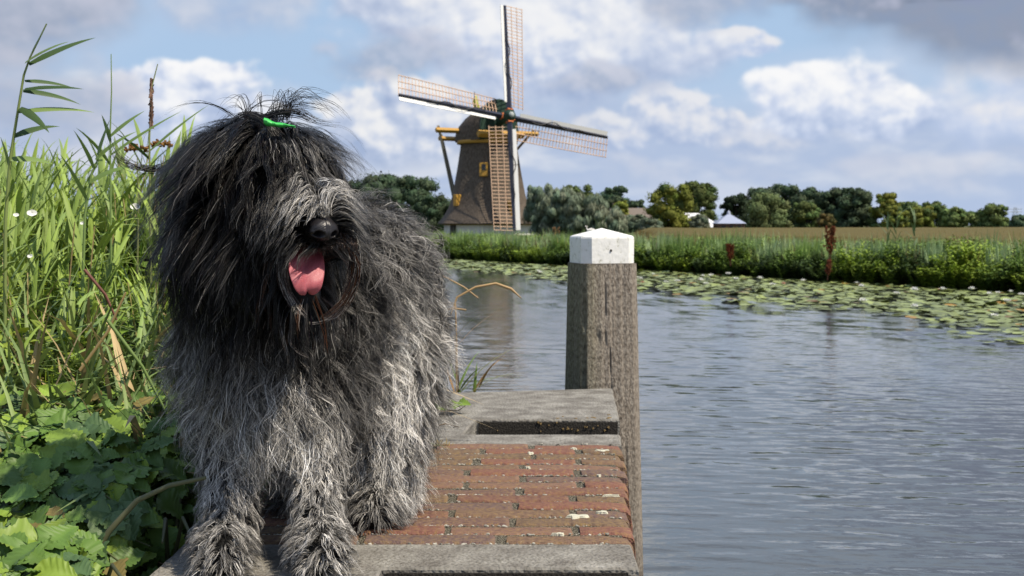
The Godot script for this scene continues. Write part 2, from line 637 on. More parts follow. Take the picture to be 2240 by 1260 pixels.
func build_quay() -> void:
	var q := thing("quay", "weathered quay of red brick rows between grey concrete slabs beside the water", "quay")
	q.set_meta("kind", "structure")
	var conc := tmat("concrete", noise(31, 0.012, FastNoiseLite.TYPE_SIMPLEX_SMOOTH, 6), [[0.0, Color(0.13, 0.12, 0.105)], [0.4, Color(0.2, 0.19, 0.17)], [0.65, Color(0.25, 0.24, 0.215)], [1.0, Color(0.34, 0.33, 0.3)]], Vector3(1.9, 1.9, 1.9), 0.88, 3.0, noise(32, 0.12, FastNoiseLite.TYPE_SIMPLEX_SMOOTH, 4))
	conc.detail_enabled = true
	conc.detail_blend_mode = BaseMaterial3D.BLEND_MODE_MUL
	conc.detail_albedo = ntex(noise(33, 0.09, FastNoiseLite.TYPE_SIMPLEX_SMOOTH, 3), ramp([[0.0, Color(0.55, 0.54, 0.5)], [0.35, Color(0.85, 0.84, 0.82)], [0.6, Color(1, 1, 1)], [1.0, Color(1, 1, 1)]]))
	conc.uv2_triplanar = true
	conc.uv2_world_triplanar = true
	conc.uv2_scale = Vector3(3.1, 3.1, 3.1)
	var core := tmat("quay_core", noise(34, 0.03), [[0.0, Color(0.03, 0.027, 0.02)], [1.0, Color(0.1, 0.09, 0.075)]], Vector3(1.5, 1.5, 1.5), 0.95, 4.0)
	var mortar := tmat("mortar", noise(35, 0.11, FastNoiseLite.TYPE_SIMPLEX_SMOOTH, 4), [[0.0, Color(0.012, 0.01, 0.007)], [0.4, Color(0.04, 0.035, 0.024)], [0.56, Color(0.14, 0.128, 0.095)], [0.75, Color(0.28, 0.26, 0.2)], [1.0, Color(0.5, 0.48, 0.4)]], Vector3(4.3, 4.3, 4.3), 0.95, 8.0)
	var lx := -0.515
	# body under the slabs
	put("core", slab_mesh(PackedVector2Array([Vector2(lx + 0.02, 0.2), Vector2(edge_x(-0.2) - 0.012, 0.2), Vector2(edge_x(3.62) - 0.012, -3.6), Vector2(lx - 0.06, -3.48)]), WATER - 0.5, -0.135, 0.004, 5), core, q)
	# near slab with a slot open to the water
	var z0 := 1.862
	put("concrete_slab", slab_mesh(PackedVector2Array([Vector2(lx, -z0), Vector2(edge_x(z0) - 0.004, -z0), Vector2(edge_x(1.733) + 0.004, -1.733), Vector2(-0.19, -1.733), Vector2(-0.195, -1.56), Vector2(edge_x(1.56), -1.56), Vector2(edge_x(0.7), -0.7), Vector2(lx - 0.03, -0.7)]), -0.13, 0.0, 0.0035, 1), conc, q)
	# far slab with its slot
	var z1 := 2.708
	put("concrete_slab", slab_mesh(PackedVector2Array([Vector2(lx - 0.02, -z1), Vector2(edge_x(z1), -z1), Vector2(edge_x(2.838), -2.838), Vector2(-0.118, -2.838), Vector2(-0.094, -3.059), Vector2(edge_x(3.059) + 0.003, -3.059), Vector2(0.307, -3.64), Vector2(-0.2, -3.54), Vector2(lx - 0.05, -3.5)]), -0.13, 0.0, 0.004, 2), conc, q)
	# thin dark panels: slot wall stain with its shade put into the colour
	var shade_stain := tmat("slot_shade_stain", noise(38, 0.05), [[0.0, Color(0.014, 0.012, 0.01)], [0.5, Color(0.03, 0.027, 0.023)], [0.8, Color(0.05, 0.045, 0.038)], [1.0, Color(0.12, 0.105, 0.085)]], Vector3(6, 6, 6), 0.9, 4.0)
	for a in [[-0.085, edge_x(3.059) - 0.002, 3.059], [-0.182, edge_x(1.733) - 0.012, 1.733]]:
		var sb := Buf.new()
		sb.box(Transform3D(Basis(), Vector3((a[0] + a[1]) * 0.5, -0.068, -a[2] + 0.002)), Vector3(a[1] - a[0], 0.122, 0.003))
		put("slot_shade_panel", sb.mesh(), shade_stain, q)
	# mortar bed
	put("mortar_bed", slab_mesh(PackedVector2Array([Vector2(lx + 0.01, -z0 - 0.002), Vector2(edge_x(z0) - 0.016, -z0 - 0.002), Vector2(edge_x(z1) - 0.016, -z1 + 0.002), Vector2(lx, -z1 + 0.002)]), -0.13, -0.0026, 0.002, 3), mortar, q)
	# bricks: shared meshes with worn corners, a few tones of fired clay
	var r := rnd(41)
	var tones := [Color(0.19, 0.096, 0.075), Color(0.215, 0.1, 0.078), Color(0.165, 0.1, 0.086), Color(0.19, 0.12, 0.085), Color(0.165, 0.11, 0.078), Color(0.155, 0.102, 0.093), Color(0.21, 0.122, 0.095)]
	var bm := []
	for k in tones.size():
		var t: Color = tones[k]
		var m := tmat("brick_%d" % k, noise(50 + k, 0.028, FastNoiseLite.TYPE_SIMPLEX_SMOOTH, 5), [[0.0, t * 0.4], [0.32, t * 0.8], [0.5, t], [0.6, t.lerp(Color(0.19, 0.14, 0.06), 0.5)], [0.68, t.lerp(Color(0.26, 0.17, 0.05), 0.7)], [0.78, t * 1.1], [1.0, Color(0.36, 0.32, 0.24)]], Vector3(5.2, 6.0, 9.0), 0.9, 6.0, noise(60, 0.09, FastNoiseLite.TYPE_SIMPLEX_SMOOTH, 4))
		bm.append(m)
	var shapes := []
	for k in 6:
		shapes.append(brick_mesh(r, false))
	var ends := []
	for k in 4:
		ends.append(brick_mesh(r, true))
	var rows := 15
	var pitch := (z1 - z0) / rows
	for j in rows:
		var zc := z0 + (j + 0.5) * pitch
		var x := edge_x(zc) + r.randf_range(-0.002, 0.006)
		var first := true
		var odd := j % 2 == 1
		while x > lx + 0.03:
			var len := r.randf_range(0.196, 0.21)
			if first: len = r.randf_range(0.08, 0.1) if odd else r.randf_range(0.185, 0.205)
			if x - len < lx: len = x - lx
			var o := put("brick", ends[r.randi() % 4] if first else shapes[r.randi() % 6], bm[r.randi() % bm.size()], q)
			var bs := Basis(Vector3.UP, r.randf_range(-0.012, 0.012)) * Basis(Vector3.BACK, r.randf_range(-0.008, 0.008))
			o.transform = Transform3D(bs.scaled_local(Vector3(len, 1, pitch - r.randf_range(0.009, 0.015))), Vector3(x - len * 0.5, r.randf_range(0.0, 0.0035), -zc))
			x -= len + r.randf_range(0.008, 0.016)
			first = false
	# lichen crusts and mortar crumbs
	var lich := tmat("lichen", noise(36, 0.15), [[0.0, Color(0.35, 0.33, 0.24)], [0.4, Color(0.58, 0.57, 0.45)], [1.0, Color(0.7, 0.69, 0.58)]], Vector3(6, 6, 6), 0.95, 5.0)
	for a in [[1262, 1133, 0.022, 0.014], [1318, 1124, 0.011, 0.008], [1318, 989, 0.022, 0.012], [1160, 994, 0.008, 0.012], [1255, 984, 0.008, 0.008], [1222, 1172, 0.012, 0.005], [1310, 1043, 0.006, 0.005], [1335, 1087, 0.018, 0.003], [1155, 1026, 0.007, 0.007]]:
		put("lichen_patch", blot(r, a[2], a[3], 0.0022), lich, q, Transform3D(Basis(), gp(a[0], a[1]) + Vector3(0, 0.0022, 0)))
	var yl := tmat("yellow_lichen", noise(37, 0.2), [[0.0, Color(0.12, 0.08, 0.03)], [0.5, Color(0.27, 0.18, 0.07)], [1.0, Color(0.42, 0.36, 0.22)]], Vector3(9, 9, 9), 0.95, 6.0)
	for k in 26:     # on the dark slot wall and its lip
		var px := r.randf_range(1060, 1335) if r.randf() < 0.5 else r.randf_range(1200, 1335)
		var sz := r.randf_range(0.0015, 0.0042)
		if k % 3 == 0:
			var p := gp(px, r.randf_range(908, 916))
			put("lichen_spot", blot(r, sz * 1.6, sz, 0.0015), yl, q, Transform3D(Basis(), p + Vector3(0, 0.0002, 0)))
		else:
			var p := pt(px, r.randf_range(921, 946), 3.054)
			put("lichen_spot", blot(r, sz, sz, 0.0015), yl, q, Transform3D(Basis(Vector3.RIGHT, PI * 0.5), p + Vector3(0, 0, 0.0006)))
	var crumb := Buf.new()
	crumb.box(Transform3D(), Vector3(1, 0.7, 1), 0.25)
	var cm := crumb.mesh()
	var at := []
	var cols := PackedColorArray()
	for k in 2600:
		var j := r.randi() % 16
		var z := z0 + j * pitch + r.randfn(0.0, 0.0022)
		var x := r.randf_range(lx + 0.03, edge_x(z) - 0.012)
		if n_soft.get_noise_2d(x * 300.0, j * 70.0) < -0.05: continue
		var s := r.randf_range(0.0012, 0.0036)
		at.append(Transform3D(Basis.from_euler(Vector3(r.randf() * 6, r.randf() * 6, r.randf() * 6)).scaled(Vector3(s * 1.6, s, s)), Vector3(x, -0.001 + r.randf() * 0.0015, -z)))
		var g := r.randf_range(0.1, 0.5)
		cols.append(Color(g, g * 0.96, g * 0.82))
	many("mortar_crumbs", cm, vmat("crumb", 0.95), at, cols, q)

func blot(r: RandomNumberGenerator, rx: float, rz: float, h: float) -> ArrayMesh:
	var b := Buf.new()
	var ring := PackedVector3Array()
	var low := PackedVector3Array()
	var n := 36
	var ph := r.randf() * 10.0
	for k in n:
		var a := TAU * k / n
		var w := 0.75 + 0.22 * sin(a * 3.0 + ph) + 0.16 * sin(a * 5.0 + ph * 2.0) + 0.14 * r.randf_range(-1, 1)
		ring.append(Vector3(cos(a) * rx * w * 0.85, h, sin(a) * rz * w * 0.85))
		low.append(Vector3(cos(a) * rx * w, -0.002, sin(a) * rz * w))
	b.grid([low, ring], true, false)
	b.fan(ring, Vector3(0, h * 1.1, 0), Vector3.UP)
	return b.mesh()

func brick_mesh(r: RandomNumberGenerator, worn_end: bool) -> ArrayMesh:
	# unit length in x and z, 0.06 deep, top near y 0; worn edges
	var b := Buf.new()
	var xs := [-0.5, -0.488, -0.25, 0.0, 0.25, 0.45, 0.487, 0.5]
	var zs := [-0.5, -0.42, 0.0, 0.42, 0.5]
	var rows := []
	for z in zs:
		var row := PackedVector3Array()
		for x in xs:
			var y := 0.0
			var ex: float = 0.5 - absf(x)
			var ez: float = 0.5 - absf(z)
			if ex < 0.005: y -= 0.006
			if ez < 0.01: y -= 0.0055
			if worn_end:
				y -= [0.0, 0.0, 0.0, 0.0, 0.0, 0.003, 0.011, 0.026][xs.find(x)]
			y += r.randf_range(-0.0018, 0.001)
			row.append(Vector3(x + (r.randf_range(-0.006, 0.006) if ex < 0.02 else 0.0), y, z + (r.randf_range(-0.03, 0.03) if ez < 0.02 else 0.0)))
		rows.append(row)
	b.grid(rows, false, false)
	var skirt := PackedVector3Array()
	for x in xs.size(): skirt.append(rows[0][x])
	for z in range(1, zs.size()): skirt.append(rows[z][xs.size() - 1])
	for x in range(xs.size() - 2, -1, -1): skirt.append(rows[zs.size() - 1][x])
	for z in range(zs.size() - 2, 0, -1): skirt.append(rows[z][0])
	for k in skirt.size():
		var p := skirt[k]
		var p2 := skirt[(k + 1) % skirt.size()]
		b.quad(p, p2, Vector3(p2.x, -0.06, p2.z), Vector3(p.x, -0.06, p.z), Vector3(p.x + p2.x, 0, p.z + p2.z))
	return b.mesh()

# ---------------------------------------------------------------- mooring post
func build_post() -> void:
	var base := Vector3(0.29, WATER - 0.6, -3.85)
	var p := thing("mooring_post", "square weathered wooden mooring post with white painted cap behind the quay end", "mooring post", base)
	var wood := tmat("post_wood", noise(71, 0.03, FastNoiseLite.TYPE_SIMPLEX_SMOOTH, 5), [[0.0, Color(0.055, 0.045, 0.038)], [0.3, Color(0.145, 0.122, 0.103)], [0.5, Color(0.22, 0.19, 0.165)], [0.75, Color(0.29, 0.257, 0.226)], [1.0, Color(0.38, 0.345, 0.305)]], Vector3(7, 2.6, 7), 0.92, 4.0, noise(72, 0.05, FastNoiseLite.TYPE_SIMPLEX_SMOOTH, 4), false)
	wood.vertex_color_use_as_albedo = true
	var turn := deg_to_rad(14.0)
	var h := 0.377 - base.y
	var b := Buf.new()
	var nf := noise(73, 1.0, FastNoiseLite.TYPE_SIMPLEX_SMOOTH, 3)
	var rows := []
	var cols := []
	var around := 200
	for k in 91:
		var y := h * k / 90.0
		var wy := y + base.y      # world height
		var grow := 1.0 + clampf((0.37 - wy) * 0.19, 0.0, 0.25)
		var row := PackedVector3Array()
		for j in around:
			var a := TAU * j / around
			var d := Vector2(cos(a), sin(a))
			var half := 0.093
			var rr := minf(half / maxf(absf(d.x), absf(d.y)), 0.118)
			# grain and checks along the height
			var g1 := nf.get_noise_3d(d.x * 9.0, d.y * 9.0, wy * 0.7)
			var g2 := nf.get_noise_3d(d.x * 30.0, d.y * 30.0, wy * 1.4 + 50.0)
			rr += g1 * 0.003 + g2 * 0.0012
			var dark := 1.0
			for cr in [[1.72 + 0.05 * sin(wy * 5.0), 0.009, 0.12, 0.33, 0.012], [1.58 + 0.04 * sin(wy * 7.0), 0.009, -0.45, 0.12, 0.014], [2.34 + 0.03 * sin(wy * 3.0), 0.03, -0.7, 0.34, 0.012], [1.2 + 0.08 * sin(wy * 4.0), 0.01, -0.6, -0.2, 0.01]]:
				var off := absf(wrapf(a - cr[0], -PI, PI))
				if wy > cr[2] and wy < cr[3] and off < cr[1] * 2.5 and nf.get_noise_2d(wy * 6.0, cr[0] * 9.0) > -0.25:
					rr -= cr[4] * 0.8 * (1.0 - off / (cr[1] * 2.5))
			# a knot hole on the front
			var kd := Vector2(wrapf(a - 2.02, -PI, PI) * 0.1, (wy - 0.145) * 0.8).length()
			if kd < 0.016: rr -= (0.016 - kd) * 0.9
			if wy < WATER + 0.2: dark = lerpf(0.25, 1.0, ss(WATER + 0.02, WATER + 0.2, wy + nf.get_noise_2d(a * 3.0, wy * 9.0) * 0.05))
			row.append(Vector3(d.x * rr * grow, y, d.y * rr * grow))
			# green algae on the left faces, wet dark foot
			var alg: float = ss(0.15, 0.9, -d.x) * (0.55 + 0.4 * g1)
			cols.append(Color(1, 1, 1).lerp(Color(0.52, 0.62, 0.4), clampf(alg, 0.0, 0.8)) * Color(dark, dark, dark * 0.95))
		rows.append(row)
	b.grid(rows, true, true)
	b.c = PackedColorArray(cols)
	b.fan(rows[-1], Vector3(0, h, 0), Vector3.UP, Color(0.8, 0.8, 0.8))
	put("post_shaft", b.mesh(), wood, p, Transform3D(Basis(Vector3.UP, turn), Vector3.ZERO))
	# cap: eight-sided collar with a low pyramid
	var white := tmat("cap_paint", noise(74, 0.03, FastNoiseLite.TYPE_SIMPLEX_SMOOTH, 5), [[0.0, Color(0.2, 0.21, 0.14)], [0.14, Color(0.38, 0.38, 0.3)], [0.25, Color(0.72, 0.72, 0.68)], [0.5, Color(0.79, 0.79, 0.76)], [1.0, Color(0.82, 0.82, 0.8)]], Vector3(3.2, 2.4, 3.2), 0.55, 1.2)
	var c := Buf.new()
	var ring := func(s: float, y: float) -> PackedVector3Array:
		var o := PackedVector3Array()
		var e := 0.0885 * s
		var f := 0.061 * s
		for q in [[e, -f], [e, f], [f, e], [-f, e], [-e, f], [-e, -f], [-f, -e], [f, -e]]:
			o.append(Vector3(q[0], y, q[1]))
		return o
	var rs := [ring.call(1.0, 0.0), ring.call(1.01, 0.078), ring.call(1.0, 0.083), ring.call(0.96, 0.087)]
	for k in 3:
		for j in 8:
			var a: Vector3 = rs[k][j]
			var d: Vector3 = rs[k][(j + 1) % 8]
			c.quad(a, d, rs[k + 1][(j + 1) % 8], rs[k + 1][j], Vector3(a.x + d.x, 0.02 * k, a.z + d.z))
	for j in 8:
		c.tri(rs[3][j], rs[3][(j + 1) % 8], Vector3(0, 0.112, 0), Vector3.UP)
	c.fan(rs[0], Vector3.ZERO, Vector3.DOWN)
	put("cap", c.mesh(), white, p, Transform3D(Basis(Vector3.UP, turn), Vector3(0, h + 0.001, 0)))
	var bolt := Buf.new()
	bolt.tube(PackedVector3Array([Vector3.ZERO, Vector3(0, 0, 0.004)]), PackedFloat32Array([0.0042, 0.0036]), 8)
	put("bolt_head", bolt.mesh(), mat("rust", Color(0.03, 0.025, 0.02), 0.7), p, Transform3D(Basis(Vector3.UP, turn), Basis(Vector3.UP, turn) * Vector3(0.002, h + 0.042, 0.088)))

# ---------------------------------------------------------------- windmill
func build_mill() -> void:
	var S := 120.0 / F
	var at := Vector3((1069.0 - CX) * S, 0.5 - (516.0 - HY) * S, -120.0)
	var mill := thing("windmill", "tall thatched polder windmill with four lattice sails and white base beyond the canal", "windmill", at)
	var thatch := tmat("thatch", noise(81, 0.03, FastNoiseLite.TYPE_SIMPLEX_SMOOTH, 5), [[0.0, Color(0.062, 0.05, 0.039)], [0.42, Color(0.105, 0.085, 0.067)], [0.6, Color(0.13, 0.107, 0.086)], [1.0, Color(0.185, 0.158, 0.128)]], Vector3(0.35, 0.12, 0.35), 0.95, 5.0)
	thatch.detail_enabled = true
	thatch.detail_blend_mode = BaseMaterial3D.BLEND_MODE_MUL
	thatch.detail_albedo = ntex(noise(82, 0.06), ramp([[0.0, Color(0.6, 0.58, 0.56)], [0.5, Color(0.95, 0.93, 0.92)], [1.0, Color(1, 1, 1)]]))
	thatch.uv2_triplanar = true
	thatch.uv2_scale = Vector3(0.2, 1.3, 0.2)
	var pale := tmat("whitewash", noise(83, 0.03), [[0.0, Color(0.42, 0.41, 0.38)], [0.4, Color(0.66, 0.65, 0.62)], [1.0, Color(0.76, 0.75, 0.73)]], Vector3(0.5, 0.5, 0.5), 0.8)
	var yellow := mat("ochre_paint", Color(0.42, 0.235, 0.035), 0.6)
	var green := tmat("dark_green_boards", noise(84, 0.06), [[0.0, Color(0.012, 0.03, 0.022)], [0.5, Color(0.022, 0.055, 0.04)], [1.0, Color(0.05, 0.085, 0.065)]], Vector3(1.2, 0.3, 1.2), 0.55)
	var dark := mat("mill_dark", Color(0.012, 0.014, 0.02), 0.5)
	var grey := mat("grey_timber", Color(0.3, 0.29, 0.27), 0.8)
	var stockm := mat("stock_paint", Color(0.02, 0.024, 0.045), 0.45)
	var white := mat("windboard_white", Color(0.74, 0.75, 0.74), 0.5)
	var lath := mat("lath_wood", Color(0.6, 0.41, 0.28), 0.7)
	var orange := mat("orange_paint", Color(0.5, 0.13, 0.03), 0.6)
	# octagonal thatched body: corners rounded, skirt flared
	var prof := [[4.72, 1.22], [5.15, 1.16], [5.14, 1.28], [4.78, 1.7], [4.36, 2.3], [4.0, 3.0], [3.72, 3.9], [3.5, 5.0], [3.28, 6.2], [3.08, 7.4], [2.9, 8.6], [2.78, 9.55]]
	var ring8 := func(hw: float, y: float, sharp: float) -> PackedVector3Array:
		var o := PackedVector3Array()
		for k in 64:
			var a := TAU * k / 64.0
			var f := wrapf(a - deg_to_rad(10.0), -PI, PI)
			var m := absf(fposmod(f, PI / 4.0) - PI / 8.0)      # 0 at the middle of a face
			var r: float = hw * lerpf(1.0, cos(PI / 8.0) / cos(m) * 1.04, sharp)
			o.append(Vector3(cos(a) * r, y, sin(a) * r))
		return o
	var b := Buf.new()
	var rows := []
	for q in prof:
		rows.append(ring8.call(q[0], q[1], 0.9))
	b.grid(rows, true, true)
	put("thatched_body", b.mesh(), thatch, mill)
	var w := Buf.new()
	var wr := []
	for y in [-0.4, 1.23]:
		wr.append(ring8.call(4.5, y, 1.0))
	w.grid(wr, true, true)
	put("base_wall", w.mesh(), pale, mill)
	var eave := Buf.new()
	var er := []
	for q in [[4.5, 1.1], [4.74, 1.12], [4.74, 1.2], [4.6, 1.215]]:
		er.append(ring8.call(q[0], q[1], 0.95))
	eave.grid(er, true, true)
	put("eave_board", eave.mesh(), yellow, mill)
	# doors, windows
	var wall_point := func(px: float, y: float) -> Array:
		var x := (px - 1066.0) * S
		var rad := 4.5
		for k in prof.size() - 1:
			if y >= prof[k][1] and y <= prof[k + 1][1] and y > 1.35:
				rad = lerpf(prof[k][0], prof[k + 1][0], (y - prof[k][1]) / (prof[k + 1][1] - prof[k][1]))
		var lo := 0.0
		for it in 20:      # shrink to the octagon
			var a := atan2(sqrt(maxf(rad * rad - x * x, 0.0)), x)
			var f := wrapf(a - deg_to_rad(10.0), -PI, PI)
			var m := absf(fposmod(f, PI / 4.0) - PI / 8.0)
			lo = (rad if y > 1.35 else 4.5) * lerpf(1.0, cos(PI / 8.0) / cos(m) * 1.04, 0.9)
			rad = rad
			return [Vector3(x, y, sqrt(maxf(lo * lo - x * x, 0.0))), a]
		return []
	for q in [[1057.0, 6.55, 0.8, 1.35, true], [1000.0, 3.55, 0.55, 1.15, false], [1117.0, 2.75, 0.6, 1.5, true]]:
		var g: Array = wall_point.call(q[0], q[1])
		var p: Vector3 = g[0]
		var a: float = g[1]
		var win := Buf.new()
		win.box(Transform3D(), Vector3(q[2], q[3], 0.9), 0.03)
		var t := Transform3D(Basis(Vector3.UP, PI * 0.5 - a), p - Vector3(cos(a), 0, sin(a)) * 0.12)
		var wn := put("window", win.mesh(), yellow, mill, t)
		var gl := Buf.new()
		gl.box(Transform3D(), Vector3(q[2] * 0.5, q[3] * 0.45, 0.05), 0.0)
		if q[4]:
			put("pane", gl.mesh(), mat("dark_glass", Color(0.01, 0.015, 0.02), 0.1), wn, Transform3D(Basis(), Vector3(0.04, q[3] * 0.16, 0.44)))
		else:
			var sh := Buf.new()
			sh.box(Transform3D(), Vector3(q[2] * 0.72, q[3] * 0.84, 0.04), 0.01)
			put("shutter", sh.mesh(), mat("shutter_paint", Color(0.5, 0.25, 0.03), 0.6), wn, Transform3D(Basis(), Vector3(0, 0, 0.45)))
	var door := Buf.new()
	door.box(Transform3D(), Vector3(0.75, 1.5, 0.2), 0.02)
	var dp: Array = wall_point.call(991.0, 0.4)
	put("door", door.mesh(), mat("door_brown", Color(0.03, 0.026, 0.02), 0.7), mill, Transform3D(Basis(Vector3.UP, PI * 0.5 - dp[1]), dp[0]))
	# cap, turned towards the viewer's right
	var yaw := deg_to_rad(28.0)
	var cap := Node3D.new()
	cap.name = "cap"
	mill.add_child(cap)
	cap.transform = Transform3D(Basis(Vector3.UP, yaw), Vector3(-0.15, 9.5, 0))
	var cb := Buf.new()
	var secs := []
	for q in [[-3.35, 0.5, 0.3, 0.3], [-3.2, 1.25, 0.95, 0.1], [-2.6, 2.2, 1.75, 0.0], [-1.6, 2.85, 2.5, -0.05], [-0.4, 3.05, 3.05, -0.05], [0.8, 2.9, 3.5, 0.0], [1.8, 2.55, 3.8, 0.0], [2.6, 2.1, 3.95, 0.05]]:
		var r := PackedVector3Array()
		for k in 21:
			var a := PI * k / 20.0
			r.append(Vector3(cos(a) * q[1] * (1.0 + 0.12 * sin(a) * sin(a)), q[3] + pow(sin(a), 0.85) * q[2], q[0]))
		secs.append(r)
	cb.grid(secs, false, true)
	cb.fan(secs[0], Vector3(0, 0.4, -3.35), Vector3.FORWARD)
	put("cap_thatch", cb.mesh(), thatch, cap)
	var fr := Buf.new()
	var front: PackedVector3Array = secs[-1]
	var f2 := PackedVector3Array()
	var f3 := PackedVector3Array()
	for p in front:
		f2.append(p * Vector3(1.03, 1.02, 1) + Vector3(0, 0, -0.55))
		f3.append(p * Vector3(1.03, 1.02, 1) + Vector3(0, 0, 0.06))
	fr.grid([f2, f3], false, true)
	for k in front.size() - 1:
		fr.tri(f3[k], f3[k + 1], Vector3(0, 0.9, 2.75), Vector3.BACK)
	fr.tri(f3[0], f3[-1], Vector3(0, 0.9, 2.75), Vector3.BACK)
	put("storm_boards", fr.mesh(), green, cap)
	var ringb := Buf.new()
	var rr := []
	for q in [[2.86, -0.28], [3.06, -0.26], [3.08, 0.06], [2.9, 0.1]]:
		var o := PackedVector3Array()
		for k in 40:
			o.append(Vector3(cos(TAU * k / 40.0) * q[0], q[1], sin(TAU * k / 40.0) * q[0]))
		rr.append(o)
	ringb.grid(rr, true, true)
	put("cap_ring", ringb.mesh(), yellow, cap)
	var beam := func(a: Vector3, d: Vector3, t0: float, t1: float, m: Material, called: String, parent: Node3D) -> void:
		var bb := Buf.new()
		bb.tube(PackedVector3Array([a, d]), PackedFloat32Array([t0, t1]), 4)
		bb.n.fill(Vector3.ZERO)
		var flat := Buf.new()
		for k in range(0, bb.i.size(), 3):
			var p0 := bb.v[bb.i[k]]
			var p1 := bb.v[bb.i[k + 1]]
			var p2 := bb.v[bb.i[k + 2]]
			var mid := (p0 + p1 + p2) / 3.0
			var ax := (d - a).normalized()
			flat.tri(p0, p1, p2, mid - (a + ax * (mid - a).dot(ax)) if absf((p1 - p0).cross(p2 - p0).normalized().dot(ax)) < 0.5 else mid - (a + d) * 0.5)
		put(called, flat.mesh(), m, parent)
	beam.call(Vector3(-5.35, 1.05, -0.7), Vector3(6.3, 1.05, -0.7), 0.27, 0.24, yellow, "long_cross_beam", cap)
	beam.call(Vector3(-4.3, 0.35, -2.3), Vector3(4.0, 0.35, -2.3), 0.24, 0.22, yellow, "short_cross_beam", cap)
	beam.call(Vector3(-2.5, 0.55, 2.95), Vector3(2.5, 0.55, 2.95), 0.36, 0.36, yellow, "breast_beam", cap)
	beam.call(Vector3(-2.4, -0.05, 0.9), Vector3(-2.2, 2.4, 0.5), 0.13, 0.11, yellow, "cap_rafter", cap)
	var tail := Vector3(0.1, -7.6, -7.2)
	beam.call(Vector3(0, 1.6, -3.2), tail, 0.22, 0.2, grey, "tail_pole", cap)
	beam.call(Vector3(-5.1, 1.5, -0.72), tail + Vector3(-0.3, 0.5, 0.4), 0.13, 0.13, grey, "tail_brace", cap)
	beam.call(Vector3(5.75, 1.4, -0.72), tail + Vector3(0.3, 0.5, 0.4), 0.14, 0.14, mat("brace_brown", Color(0.13, 0.09, 0.045), 0.8), "tail_brace", cap)
	beam.call(Vector3(-4.05, 0.8, -2.32), tail + Vector3(-0.3, 1.4, 0.6), 0.13, 0.13, grey, "tail_brace", cap)
	beam.call(Vector3(3.8, 0.8, -2.32), tail + Vector3(0.3, 1.4, 0.6), 0.13, 0.13, grey, "tail_brace", cap)
	beam.call(Vector3(-0.15, 3.1, -2.6), Vector3(-0.15, 5.3, -2.6), 0.05, 0.04, dark, "flag_pole", cap)
	# furled yellow-green pennant on the cap
	var fl := Buf.new()
	fl.grid([PackedVector3Array([Vector3(-0.1, 4.9, -2.6), Vector3(0.05, 4.95, -2.5), Vector3(0.12, 4.9, -2.65)]), PackedVector3Array([Vector3(-0.42, 4.2, -2.6), Vector3(0.1, 4.1, -2.3), Vector3(0.35, 4.15, -2.7)]), PackedVector3Array([Vector3(-0.15, 3.3, -2.6), Vector3(0.45, 3.1, -2.45), Vector3(0.75, 3.15, -2.7)])], true, true)
	put("pennant", fl.mesh(), mat("pennant_cloth", Color(0.4, 0.42, 0.06), 0.8), cap)
	# windshaft, hub and sails: the shaft dips to the rear
	var tilt := deg_to_rad(12.0)
	var hub := Node3D.new()
	hub.name = "sail_cross"
	mill.add_child(hub)
	var hb := Basis(Vector3.UP, yaw) * Basis(Vector3.RIGHT, -tilt)
	hub.transform = Transform3D(hb, Vector3(-0.15, 9.5, 0) + Basis(Vector3.UP, yaw) * Vector3(0.05, 2.2, 4.5))
	var sh := Buf.new()
	sh.tube(PackedVector3Array([Vector3(0, 0, -3.0), Vector3(0, 0, -0.6), Vector3(0, 0, -0.55), Vector3(0, 0, 0.45), Vector3(0, 0, 0.7)]), PackedFloat32Array([0.42, 0.42, 0.62, 0.58, 0.3]), 12)
	put("windshaft_head", sh.mesh(), green, hub)
	var nose := Buf.new()
	nose.tube(PackedVector3Array([Vector3(0, 0, 0.68), Vector3(0, 0, 0.8), Vector3(0, 0, 0.84)]), PackedFloat32Array([0.3, 0.24, 0.1]), 10)
	put("shaft_nose", nose.mesh(), mat("hub_grey", Color(0.3, 0.33, 0.33), 0.5), hub)
	var n_bar := 30
	var bar := Buf.new()
	bar.box(Transform3D(), Vector3(1, 0.06, 0.045), 0.0)
	var bar_mesh := bar.mesh()
	for k in 4:
		var ang: float = [90.0 - 3.6, -8.3, -90.0 - 3.6, 180.0 - 8.3][k]
		var e := deg_to_rad(ang)
		var sail := Node3D.new()
		sail.name = "sail" if k == 0 else "sail_%03d" % k
		hub.add_child(sail)
		# y along the arm, x along the lattice (clockwise), z forward
		var ydir := Vector3(cos(e), sin(e), 0)
		var xdir := Vector3(sin(e), -cos(e), 0)
		sail.transform = Transform3D(Basis(xdir, ydir, Vector3(0, 0, 1)), Vector3(0, 0, 0.22 if k % 2 == 0 else -0.22))
		var L := 11.45
		beam.call(Vector3(0, 0, 0), Vector3(0, L, 0), 0.32, 0.17, stockm, "stock", sail)
		var wed := Buf.new()
		wed.box(Transform3D(Basis(), Vector3(0, 0.62, 0)), Vector3(0.58, 0.16, 0.58), 0.02)
		put("wedge", wed.mesh(), orange, sail)
		# windboard on the leading side
		var wb := Buf.new()
		for part in [[1.35, 4.9], [4.98, L - 0.05]]:
			var y0: float = part[0]
			var y1: float = part[1]
			var p0 := Vector3(-0.17, 0, 0.02)
			var p1 := Vector3(-0.56, 0, 0.2)
			var th := Vector3(0.02, 0, 0.05)
			var o := [p0 + Vector3(0, y0, 0), p1 + Vector3(0, y0, 0), p1 + Vector3(0, y1, 0), p0 + Vector3(0, y1, 0)]
			wb.quad(o[0], o[1], o[2], o[3], Vector3(0.4, 0, 1))
			wb.quad(o[0] - th, o[1] - th, o[2] - th, o[3] - th, Vector3(-0.4, 0, -1))
			wb.quad(o[0], o[1], o[1] - th, o[0] - th, Vector3.DOWN)
